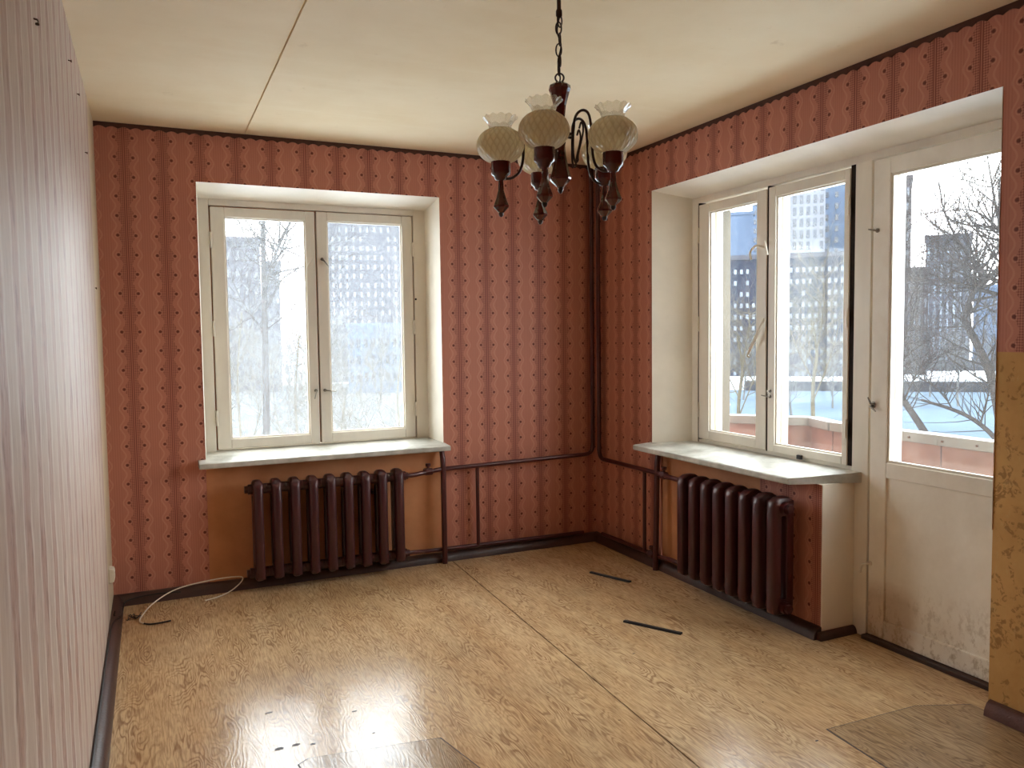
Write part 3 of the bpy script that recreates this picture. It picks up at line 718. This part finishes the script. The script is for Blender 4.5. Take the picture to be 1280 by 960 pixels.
for k in range(5):
    th = math.radians((180, 252, 324, 36, 108)[k]); dr = lat*math.cos(th)+dep*math.sin(th)
    P = lambda r, z: (dr.x*r, dr.y*r, Z(z))
    a = chp(MB().tube(spline([P(r, z) for r, z in arm_prof], 4), 0.0042, 8), 'arm', 'bronze')
    chp(MB().tube(spline([P(r, z) for r, z in curl], 4), 0.003, 6), 'arm_scroll', 'bronze', parent=a)
    base = Vector((dr.x*R_ARM, dr.y*R_ARM, Z(0)))
    def inst(me, name, parent): 
        o = bpy.data.objects.new(name, me); COL.objects.link(o); o.parent = parent; o.location = base if parent is ch else (0, 0, 0); return o
    c = inst(mesh_cup, 'lamp_cup', ch)
    p = inst(mesh_pend, 'pendant', ch); inst(mesh_tip, 'pendant_tip', p)
    g = inst(mesh_globe, 'shade', ch); inst(mesh_rim, 'crimped_rim', g)

# ================================================================== small things in the room
def strip(p, q, label):
    p, q = Vector(p), Vector(q); d = (q-p).normalized(); n = Vector((-d.y, d.x, 0))*0.014
    e = empty('trim_strip', (0, 0, 0)); bpy.data.objects.remove(e)
    m = MB(); a, b = p, q; zc = lambda v, z: (v.x, v.y, z)
    m.hexa([zc(a-n, 0.0), zc(b-n, 0.0), zc(b+n, 0.0), zc(a+n, 0.0), zc(a-n*0.7, 0.009), zc(b-n*0.7, 0.009), zc(b+n*0.7, 0.009), zc(a+n*0.7, 0.009)])
    o = m.build('trim_strip', 'black', bevel=0.002); return tag(o, label, 'strip', 'loose dark strips on the floor')
strip((-0.444, -0.667, 0), (-0.332, -0.934, 0), 'short black strip lying on the floor nearer the room corner')
strip((-0.708, -1.452, 0), (-0.554, -1.719, 0), 'short black strip lying on the floor nearer the balcony door')
# loose white cable with a bare dark end
cb = empty('cable', (-2.8, -0.3, 0.0)); tag(cb, 'thin white cable curling over the floor in the left corner', 'cable')
pts = [(-2.905, -0.40, 0.006), (-2.925, -0.36, 0.006), (-2.915, -0.28, 0.008), (-2.86, -0.16, 0.03), (-2.74, -0.09, 0.07), (-2.56, -0.075, 0.09), (-2.415, -0.075, 0.09), (-2.395, -0.085, 0.07), (-2.45, -0.11, 0.03), (-2.52, -0.13, 0.008), (-2.60, -0.16, 0.005)]
MB().tube(spline(pts, 6), 0.0032, 6).build('sheath', 'white_plastic', cb, smooth=True)
MB().tube(spline([(-2.905, -0.40, 0.006), (-2.875, -0.425, 0.006), (-2.83, -0.43, 0.007), (-2.78, -0.42, 0.007)], 5), 0.0042, 6).build('bare_end', 'black', cb, smooth=True)
c2 = empty('black_cable', (-3.0, -0.3, 0.0)); tag(c2, 'thin black cable running along the left baseboard into the corner', 'cable')
MB().tube(spline([(-2.72, -0.07, 0.045), (-2.86, -0.062, 0.05), (-2.985, -0.08, 0.04), (-3.01, -0.15, 0.012), (-3.012, -0.32, 0.03), (-3.035, -0.46, 0.062), (-3.046, -0.62, 0.066), (-3.048, -1.0, 0.064), (-3.048, -1.5, 0.064), (-3.048, -2.2, 0.064)], 6), 0.004, 6).build('sheath', 'black', c2, smooth=True)
MB().tube(spline([(-3.012, -0.32, 0.03), (-3.04, -0.36, 0.055), (-3.035, -0.40, 0.09)], 4), 0.003, 6).build('loose_end', 'black', c2, smooth=True)
# wires tangle
tg = MB(); rnd = random.Random(4)
for k in range(3):
    tg.tube(spline([(-2.985+rnd.uniform(-.008, .008)+i*0.012, -0.27+rnd.uniform(-.05, .05), 0.004+rnd.uniform(0, .012)) for i in range(6)], 4), 0.0022, 5)
tag(tg.build('wire_tangle', 'black', smooth=True), 'small tangle of dark wire on the floor in the left corner', 'wire')
# wall outlet plate seen edge-on at the left wall
so = empty('wall_socket', (XL, -0.33, 0.26)); tag(so, 'small white socket low on the left wall by the corner', 'socket')
MB().prism([(0.0, 0.0), (0.022, 0.006), (0.026, 0.02), (0.026, 0.055), (0.022, 0.069), (0.0, 0.075)], -0.365, -0.295, lambda p, q, t: (XL+p, t, 0.222+q)).build('cover', 'white_plastic', so, bevel=0.002)
for z in (0.250, 0.269): MB().tube([(XL+0.0255, -0.33, z), (XL+0.0265, -0.33, z)], 0.003, 8).build('pin_hole', 'black', so)
# nails in the left wall
def nail(y, z, L, label, hook=False):
    m = MB()
    m.tube([(XL-0.004, y, z), (XL+L, y-0.004, z-0.004)], 0.0022, 6); m.tube([(XL+L-0.001, y-0.004, z-0.004), (XL+L+0.002, y-0.004, z-0.004)], 0.005, 8)
    return tag(m.build('nail', 'rust', smooth=True), label, 'nail', 'nails in the left wall')
hk = MB().tube([(XL-0.004, -2.48, 2.231), (XL+0.008, -2.48, 2.229), (XL+0.012, -2.50, 2.217), (XL+0.012, -2.525, 2.203)], 0.0022, 8).lathe([(0.0, -0.003), (0.0045, -0.002), (0.0045, 0.002), (0, 0.003)], 10, (XL+0.012, -2.525, 2.203))
tag(hk.build('wall_hook', 'rust', smooth=True), 'bent rusty hook high on the left wall', 'hook')
nail(-1.47, 2.45, 0.010, 'rusty nail under the ceiling, nearest the bent hook')
nail(-1.099, 2.435, 0.008, 'rusty nail under the ceiling, between two other nails')
nail(-0.764, 2.275, 0.009, 'rusty nail on the left wall nearest the room corner, below the others')
nail(-0.45, 1.70, 0.006, 'tiny nail at mid height on the left wall by the corner')

# ================================================================== balcony
MAT['parapet'] = plain('faded_red_parapet_board', srgb(148, 114, 100), 0.7, 0.3, 0.15, 3.0, 0.3)
MAT['zinc'] = plain('weathered_zinc_cap', srgb(122, 120, 112), 0.5, 0.5, 0.12, 4.0, 0.3)
MAT['concrete'] = plain('grey_concrete', srgb(120, 118, 114), 0.8, 0.3, 0.15, 3.0, 0.3)
PZ = 0.895
bal = empty('balcony', (0.8, -2.0, -0.12)); tag(bal, 'balcony with faded red board parapet and zinc cap outside the door', 'balcony')
MB().prism([(RT+0.01, 0.0), (0.62, -0.44), (1.06, -0.95), (0.99, -1.20), (0.99, -4.4), (RT+0.01, -4.4)], -0.25, -0.12, lambda p, q, t: (p, q, t)).build('balcony_slab', 'concrete', bal)
line = [(0.60, -0.42), (1.06, -0.95), (0.96, -1.22), (0.955, -1.95), (0.955, -2.70), (0.955, -3.45), (0.955, -4.3)]
for a, b in zip(line[:-1], line[1:]):
    a, b = Vector((*a, 0)), Vector((*b, 0)); d = (b-a).normalized(); n = Vector((-d.y, d.x, 0))*0.014
    a2, b2 = a+d*0.004, b-d*0.004
    q = lambda v, z: (v.x, v.y, z)
    MB().hexa([q(a2-n, -0.12), q(b2-n, -0.12), q(b2+n, -0.12), q(a2+n, -0.12), q(a2-n, PZ-0.03), q(b2-n, PZ-0.03), q(b2+n, PZ-0.03), q(a2+n, PZ-0.03)]).build('parapet_panel', 'parapet', bal)
    n2 = n*3.2
    MB().hexa([q(a-n2, PZ-0.055), q(b-n2, PZ-0.055), q(b+n2, PZ-0.055), q(a+n2, PZ-0.055), q(a-n2, PZ), q(b-n2, PZ), q(b+n2, PZ), q(a+n2, PZ)]).build('parapet_cap', 'zinc', bal, bevel=0.003)
for y in (-1.78, -1.98, -2.17, -2.36, -2.55):
    MB().tube([(0.911, y, PZ-0.03), (0.905, y, PZ-0.03)], 0.006, 8).build('screw', 'rust', bal)

# ================================================================== town beyond the windows
GZ = -9.0
def ground_mat():
    g = NT('trodden_snow'); v, x, y, z = g.coords(); M = g.math
    n = g.noise(v, 0.035, 5.0, 0.6); n2 = g.noise(v, 0.4, 4.0, 0.7)
    c = g.mix(g.ramp(n, 0.42, 0.62), srgb(216, 224, 232), srgb(170, 178, 186))
    c = g.mix(M('MULTIPLY', g.ramp(n2, 0.55, 0.75), 0.35), c, srgb(140, 140, 140))
    g.bsdf(c, 0.95, 0.0); return g.m
MAT['snow'] = ground_mat()
MAT['asphalt'] = plain('wet_grey_road', srgb(74, 78, 82), 0.95, 0.0, 0.15, 0.1)
MAT['bank'] = plain('dark_river_bank', srgb(44, 46, 52), 0.95, 0.0, 0.2, 0.3)
MAT['bark'] = plain('grey_brown_bark', srgb(40, 36, 34), 0.95, 0.0, 0.2, 3.0)
MAT['bark_pale'] = plain('pale_dry_twig_bark', srgb(70, 64, 52), 0.95, 0.0, 0.2, 3.0)
MAT['win_dark'] = plain('dark_window_glass', srgb(26, 34, 48), 0.2, 0.5, 0.2, 0.2)
MAT['win_lite'] = plain('sky_bright_window_glass', srgb(84, 92, 104), 0.2, 0.5, 0.1, 0.2)  # reflected sky brightness put into the pane colour
for nm, c in dict(f_lilac=(56, 56, 64), f_white=(92, 94, 100), f_dark=(22, 28, 42), f_pale=(62, 74, 92), f_brown=(46, 42, 44), f_grey=(52, 53, 60)).items():
    MAT[nm] = plain('facade_'+nm[2:], srgb(*c), 0.9, 0.05, 0.08, 0.15)
gr = MB().box(-120, 520, 30, 640, GZ-1, GZ).box(40, 520, -260, 30, GZ-1, GZ).box(BT, 40, BT+0.1, 30, GZ-1, GZ).box(RT, 40, -260, BT, GZ-1, GZ).box(-120, BT, BT+0.1, 30, GZ-1, GZ).build('ground', 'snow')
struct(gr, 'snow covered ground far below the windows', 'ground')
rd = MB().prism([(-60, 78), (30, 76), (62, 70), (78, 118), (70, 160), (34, 176), (-60, 172)], GZ, GZ+0.05, lambda p, q, t: (p, q, t)).build('road', 'asphalt')
struct(rd, 'grey embankment road crossing the snow', 'road')
MAT['ice'] = plain('grey_river_ice', srgb(70, 82, 94), 0.95, 0.0, 0.12, 0.06)
ri = MB().prism([(88, 119), (150, 60), (192, 22), (300, 16), (300, -60), (60, -60), (66, 40), (60, 92), (74, 86), (86, 118)], GZ, GZ+0.03, lambda p, q, t: (p, q, t)).build('river', 'ice')
struct(ri, 'grey frozen river below the balcony', 'river')
bk = MB().prism([(96, 108), (190, 28), (200, 20), (420, 20), (420, 420), (60, 420), (60, 140)], GZ, GZ+2.0, lambda p, q, t: (p, q, t)).build('river_bank', 'snow')
struct(bk, 'raised snowy far bank beyond the frozen river', 'river bank')
MB().prism([(94.5, 107), (188.5, 27), (190, 28.2), (96, 108.2)], GZ, GZ+1.7, lambda p, q, t: (p, q, t)).build('bank_wall', 'bank', bk)
MB().prism([(140, 112), (236, 44), (237, 45), (141, 113)], GZ+2, GZ+4.2, lambda p, q, t: (p, q, t)).build('hedge', 'bank', bk)

def building(label, az0, az1, D, el, facade, rows, cols, wmat, wfill=(0.55, 0.6), zlo=None, roof=None, name='apartment_block', skip=0.0, seed=1, depth=16.0):
    am = math.radians((az0+az1)/2); half = D*math.tan(math.radians((az1-az0)/2)); top = CAM.z+el*D
    c = Vector((CAM.x+D*math.sin(am), CAM.y+D*math.cos(am), GZ))
    b = empty(name, c); b.rotation_euler = (0, 0, -am); tag(b, label, 'building', 'buildings across the river')
    def add(o): o.parent = b; return o
    h = top-GZ
    add(MB().box(-half, half, 0, depth, 0, h).build('facade', facade))
    ro = add(MB().box(-half-0.3, half+0.3, -0.3, depth+0.3, h, h+0.9).build('roof_edge', roof or facade))
    if not rows: return b
    zl = 1.5 if zlo is None else zlo-GZ
    pw, ph = 2*half/cols, (h-1.2-zl)/rows
    w, hh = pw*wfill[0], ph*wfill[1]
    me = MB().box(-w/2, w/2, -0.12, 0.1, -hh/2, hh/2).mesh('window_pane', wmat)
    rn = random.Random(seed)
    for r in range(rows):
        for k in range(cols):
            if rn.random() < skip: continue
            o = bpy.data.objects.new('window_pane', me); COL.objects.link(o); o.parent = b
            o.location = (-half+pw*(k+0.5), 0, zl+ph*(r+0.5))
    return b
building('grey slab block with flat roof seen through the left sash of the back window', 3.6, 7.15, 165, 0.116, 'f_lilac', 8, 6, 'win_dark', (0.4, 0.45))
building('lower grey wing stepping down beside the flat-roofed slab block', 7.35, 8.4, 160, 0.088, 'f_grey', 6, 3, 'win_dark', (0.4, 0.45))
building('high-rise tower with window grid filling the right sash of the back window', 11.3, 17.6, 190, 0.235, 'f_grey', 19, 13, 'win_lite', (0.26, 0.5), zlo=4.0, skip=0.12)
building('low pale block with window rows at the foot of the high-rise', 12.9, 18.5, 150, 0.012, 'f_pale', 3, 11, 'win_dark', (0.5, 0.5))
building('dark blue office block with bright window rows behind the right window', 37.0, 47.9, 160, 0.088, 'f_dark', 10, 27, 'win_lite', (0.46, 0.4), skip=0.25, roof='f_grey', seed=5)
building('pale distant block above the dark office roof', 38.6, 41.6, 240, 0.142, 'f_pale', 0, 0, 'win_dark', zlo=16.0)
building('pale blue slender tower at the edge of the left sash', 41.5, 42.8, 300, 0.24, 'f_pale', 16, 3, 'win_dark', (0.4, 0.5), zlo=20.0)
building('tall white tower with dark window columns behind the office block', 43.2, 46.2, 230, 0.235, 'f_white', 13, 7, 'win_dark', (0.5, 0.7), zlo=14.0, skip=0.05)
building('pale tower wing stepping down beside the tall white tower', 46.0, 48.4, 262, 0.17, 'f_pale', 9, 4, 'win_dark', (0.35, 0.5), zlo=14.0)
building('slim brown tower at the left edge of the balcony door glass', 49.6, 51.35, 230, 0.170, 'f_brown', 12, 4, 'win_dark', (0.35, 0.5))
building('grey residential block with tall window strips in the middle of the door glass', 52.2, 54.75, 200, 0.101, 'f_grey', 7, 7, 'win_lite', (0.35, 0.75))
building('low grey block behind the trees between the two door-glass towers', 50.2, 52.4, 170, 0.066, 'f_brown', 6, 7, 'win_dark', (0.4, 0.6), depth=10.0)
building('low distant block at the right edge of the door glass', 54.9, 58.5, 230, 0.045, 'f_pale', 4, 8, 'win_dark', (0.4, 0.5))

# ------------------------------------------------------------------ bare trees
def grow(out, rn, p, d, L, r, lvl, maxl, up=0.12, kids=(5, 7), rmin=0.0032):
    n = 5 if lvl < 2 else 4
    pts = [p.copy()]; dd = d.normalized()
    for i in range(n):
        dd = (dd+Vector((rn.uniform(-1, 1), rn.uniform(-1, 1), rn.uniform(-1, 1)))*0.24+Vector((0, 0, up))).normalized()
        pts.append(pts[-1]+dd*(L/n))
    rad = [max(rmin, r*(1-0.75*i/n)) for i in range(n+1)]
    out.append((pts, rad))
    if lvl < maxl: sprout(out, rn, pts, rad, L, lvl, maxl, up, kids, rmin=rmin)
def sprout(out, rn, pts, rad, L, lvl, maxl, up=0.12, kids=(5, 7), t0=0.25, rmin=0.0032):
    n = len(pts)-1
    for k in range(rn.randint(*kids)):
        t = t0+(1-t0)*rn.random(); i = min(int(t*n), n-1); f = t*n-i
        q = pts[i].lerp(pts[i+1], f); base = (pts[i+1]-pts[i]).normalized()
        side = Vector((rn.uniform(-1, 1), rn.uniform(-1, 1), rn.uniform(-0.5, 1))); side = (side-base*side.dot(base)).normalized()
        grow(out, rn, q, base*0.55+side*0.8, L*rn.uniform(0.38, 0.62), rad[i]*0.55, lvl+1, maxl, up, kids, rmin)
def tree_obj(name, segs, mat, parent, thick):
    m = MB()
    for pts, rad in segs: m.tube(pts, rad, 6 if rad[0] > 0.05 else (4 if rad[0] > 0.015 else 3), cap=False)
    me = bpy.data.meshes.new(name); me.from_pydata(m.v, [], m.f); me.update()
    for p in me.polygons: p.use_smooth = True
    me.materials.append(MAT[mat]); o = bpy.data.objects.new(name, me); COL.objects.link(o); link(o, parent); return o
def limb_tree(label, trunk, limbs, seed, mat='bark', maxl=3, twig=1.3):
    """tree whose main limbs follow given points; trunk and limbs: lists of (points, r0, r1)"""
    rn = random.Random(seed); base = trunk[0][0][0]
    t = empty('bare_tree', (base.x, base.y, GZ)); tag(t, label, 'tree', 'bare trees outside')
    def limb(P, r0, r1): 
        s = spline(P, 5); n = len(s)-1; return s, [(r0+(r1-r0)*i/n)*0.58 for i in range(n+1)]
    tr = [limb(*x) for x in trunk]; tree_obj('trunk', tr, mat, t, 1)
    lb = [limb(*x) for x in limbs]; tree_obj('limbs', lb, mat, t, 1) if lb else None
    tw = []
    for pts, rad in lb+tr[:0]:
        for rep in range(3): sprout(tw, rn, pts, [max(x, 0.012) for x in rad], twig*1.7, 1, maxl, 0.08, (7, 9), 0.1)
    for pts, rad in tr:
        for rep in range(2): sprout(tw, rn, pts, [max(x*0.4, 0.012) for x in rad], twig*1.8, 1, maxl, 0.12, (8, 9), 0.45)
    if tw: tag(tree_obj('twigs', tw, mat, t, 1), kind='stuff')
    return t
D = 15.0
# tree beside the balcony, at the right edge of the door glass
limb_tree('large leaning bare tree at the right side of the balcony door glass',
    [([at(1275, 800, D), at(1262, 600, D), at(1250, 520, D+.3), at(1238, 468, D+.5), at(1220, 428, D+.6), at(1204, 398, D+.4)], 0.20, 0.10)],
    [([at(1204, 398, D+.4), at(1216, 368, D), at(1238, 345, D-.6), at(1262, 318, D-1.2)], 0.085, 0.05),
     ([at(1246, 368, D-.3), at(1208, 357, D), at(1180, 350, D+.3), at(1150, 334, D+.8)], 0.06, 0.02),
     ([at(1262, 360, D), at(1226, 338, D+.4), at(1196, 298, D+.8), at(1180, 262, D+1.0), at(1174, 228, D+1.4)], 0.075, 0.02),
     ([at(1275, 330, D-.5), at(1246, 285, D-.6), at(1218, 264, D-.4), at(1190, 262, D-.2)], 0.06, 0.015),
     ([at(1262, 320, D+1), at(1247, 270, D+1.2), at(1240, 230, D+1.4), at(1234, 195, D+1.8)], 0.06, 0.02),
     ([at(1204, 398, D+.4), at(1222, 380, D+.8), at(1226, 340, D+1.4), at(1216, 306, D+2.0)], 0.06, 0.02)], 3)
limb_tree('dark bare branch reaching left above the balcony parapet',
    [([at(1290, 700, 11.0), at(1272, 590, 11.0), at(1243, 547, 11.0), at(1216, 524, 11.1), at(1188, 511, 11.3), at(1152, 500, 11.6)], 0.085, 0.03)],
    [([at(1225, 532, 11.0), at(1236, 490, 11.2), at(1244, 450, 11.6)], 0.025, 0.01), ([at(1190, 511, 11.3), at(1176, 490, 11.2), at(1150, 472, 11.0)], 0.02, 0.008)], 8, maxl=2, twig=0.8)
limb_tree('thick leaning trunk behind the parapet at the left of the door glass',
    [([at(1182, 600, 18.0), at(1160, 548, 18.0), at(1136, 510, 18.2), at(1118, 484, 18.4), at(1096, 440, 18.8)], 0.15, 0.09)],
    [([at(1118, 484, 18.4), at(1124, 440, 18.0), at(1140, 400, 17.6), at(1148, 360, 17.4)], 0.06, 0.015), ([at(1130, 500, 18.2), at(1150, 460, 18.4), at(1172, 440, 18.8)], 0.05, 0.01)], 11, twig=1.0)
# pale twiggy tree in front of the office block
for k, (px, py, DD, sd, lab) in enumerate([(1018, 520, 24.0, 21, 'pale twiggy tree before the office block in the right sash'), (925, 540, 26.0, 22, 'pale twiggy tree low in the left sash beside the cream jamb')]):
    b = at(px, py+60, DD)
    limb_tree(lab, [([b, at(px-2, py-30, DD), at(px+3, py-80, DD+.3), at(px-4, py-120, DD)], 0.12, 0.05)],
        [([at(px-1, py-20, DD), at(px+22, py-80, DD-.6), at(px+34, py-130, DD-1)], 0.05, 0.015), ([at(px, py-40, DD), at(px-24, py-90, DD+.8), at(px-36, py-130, DD+1)], 0.05, 0.015),
         ([at(px+3, py-80, DD), at(px+12, py-140, DD), at(px+10, py-190 if k == 0 else py-150, DD+.5)], 0.05, 0.015)], sd, 'bark_pale', twig=1.8)
# trees before the back window
D = 17.0
limb_tree('bare tree with upright trunk and slanting limb in the left sash of the back window',
    [([at(334, 720, D), at(333, 520, D), at(331, 400, D), at(329, 300, D), at(330, 200, D+.2)], 0.15, 0.07)],
    [([at(332, 360, D), at(342, 325, D-.5), at(354, 295, D-1), at(372, 262, D-1.4)], 0.07, 0.04), ([at(331, 335, D), at(312, 305, D+.6), at(300, 280, D+1), at(292, 258, D+1.2)], 0.035, 0.015),
     ([at(331, 390, D), at(352, 350, D-.4), at(372, 335, D-.8), at(388, 300, D-1)], 0.04, 0.012), ([at(332, 420, D), at(305, 380, D+1), at(290, 350, D+1.4)], 0.05, 0.012)], 31)
for k, (px, py, DD, sd, lab) in enumerate([(300, 600, 22.0, 41, 'pale bushy tree low in the left sash of the back window'), (372, 610, 20.0, 42, 'pale bushy tree behind the middle stiles of the back window'),
                                          (430, 620, 19.0, 43, 'yellowish bushy tree low in the right sash of the back window'), (500, 600, 24.0, 44, 'thin pale tree at the right edge of the back window')]):
    hgt = (210, 190, 130, 170)[k]
    limb_tree(lab, [([at(px, py+80, DD), at(px+2, py-30, DD), at(px-3, py-hgt*0.6, DD+.3), at(px+2, py-hgt, DD)], 0.09, 0.03)],
        [([at(px, py-30, DD), at(px+22, py-70, DD-.6), at(px+38, py-hgt*0.8, DD-1)], 0.04, 0.012), ([at(px, py-40, DD), at(px-24, py-80, DD+.8), at(px-34, py-hgt*0.85, DD+1)], 0.04, 0.012)], sd, 'bark_pale', twig=1.6)

limb_tree('thin spreading bare tree between the two towers in the door glass',
    [([at(1108, 640, 26.0), at(1106, 520, 26.0), at(1108, 440, 26.2), at(1112, 380, 26.4)], 0.16, 0.08)],
    [([at(1108, 440, 26.2), at(1132, 390, 26), at(1150, 340, 25.6), at(1158, 290, 25.2)], 0.06, 0.015), ([at(1110, 400, 26.2), at(1126, 340, 26.6), at(1134, 280, 27), at(1138, 240, 27.4)], 0.06, 0.015),
     ([at(1107, 470, 26.2), at(1140, 440, 25.6), at(1175, 415, 25), at(1200, 405, 24.6)], 0.05, 0.012)], 51, twig=1.9)
# belt of tall trees along the river bank: two shapes, copied
MAT['bark_frost'] = plain('frosted_grey_bark', srgb(80, 80, 80), 0.95, 0.0, 0.15, 1.0)
shapes = []
for sd in (61, 62):
    rn = random.Random(sd); tr = []
    grow(tr, rn, Vector((0, 0, 0)), Vector((0, 0, 1)), 10.5, 0.26, 0, 0, 0.3)
    tw = []
    pts, rad = tr[0]
    for rep in range(3): sprout(tw, rn, pts, [x*0.8 for x in rad], 9.5, 0, 3, 0.16, (7, 8), 0.25, 0.014)
    ms = []
    for nm, sg in (('trunk', tr), ('twigs', tw)):
        o = tree_obj(nm, sg, 'bark_frost', None, 1); ms.append(o.data); bpy.data.objects.remove(o)
    shapes.append(ms)
spots = [(4.5, 92, 'leftmost distant tree in the left sash of the back window, before the slab block'), (7.2, 110, 'distant tree before the lower wing in the left sash of the back window'),
    (8.7, 64, 'tall pale tree against the sky just right of the stepped wing, back window'), (9.9, 78, 'tall pale tree against the sky beside the left sash stile, back window'), (12.5, 100, 'distant tree at the left foot of the high-rise in the back window'),
    (15.0, 114, 'distant tree before the middle of the high-rise in the back window'), (17.3, 98, 'distant tree at the right edge of the right sash, back window'),
    (41.0, 128, 'distant tree right of the cream jamb in the left sash of the right window'), (42.4, 120, 'distant tree behind the meeting stiles of the right window'),
    (44.2, 102, 'distant tree before the tall white tower in the right window'), (46.8, 116, 'distant tree at the right edge of the right sash, right window'),
    (51.0, 122, 'distant tree below the slim brown tower in the door glass'), (52.6, 140, 'distant tree at the left foot of the residential block in the door glass'),
    (54.2, 124, 'distant tree before the right half of the residential block in the door glass'), (56.0, 142, 'distant tree at the right edge of the door glass')]
rn = random.Random(7)
for i, (az, DD, lab) in enumerate(spots):
    a = math.radians(az); t = empty('frosted_tree', (CAM.x+DD*math.sin(a), CAM.y+DD*math.cos(a), GZ))
    t.rotation_euler = (0, 0, rn.uniform(0, 6.28)); k = rn.uniform(0.85, 1.1)*(0.66 if az > 38 else 0.9); t.scale = (k, k, k)
    tag(t, lab, 'tree', 'belt of trees along the river')
    for nm, me in zip(('trunk', 'twigs'), shapes[i % 2]):
        o = bpy.data.objects.new(nm, me); COL.objects.link(o); o.parent = t
        if nm == 'twigs': o['kind'] = 'stuff'
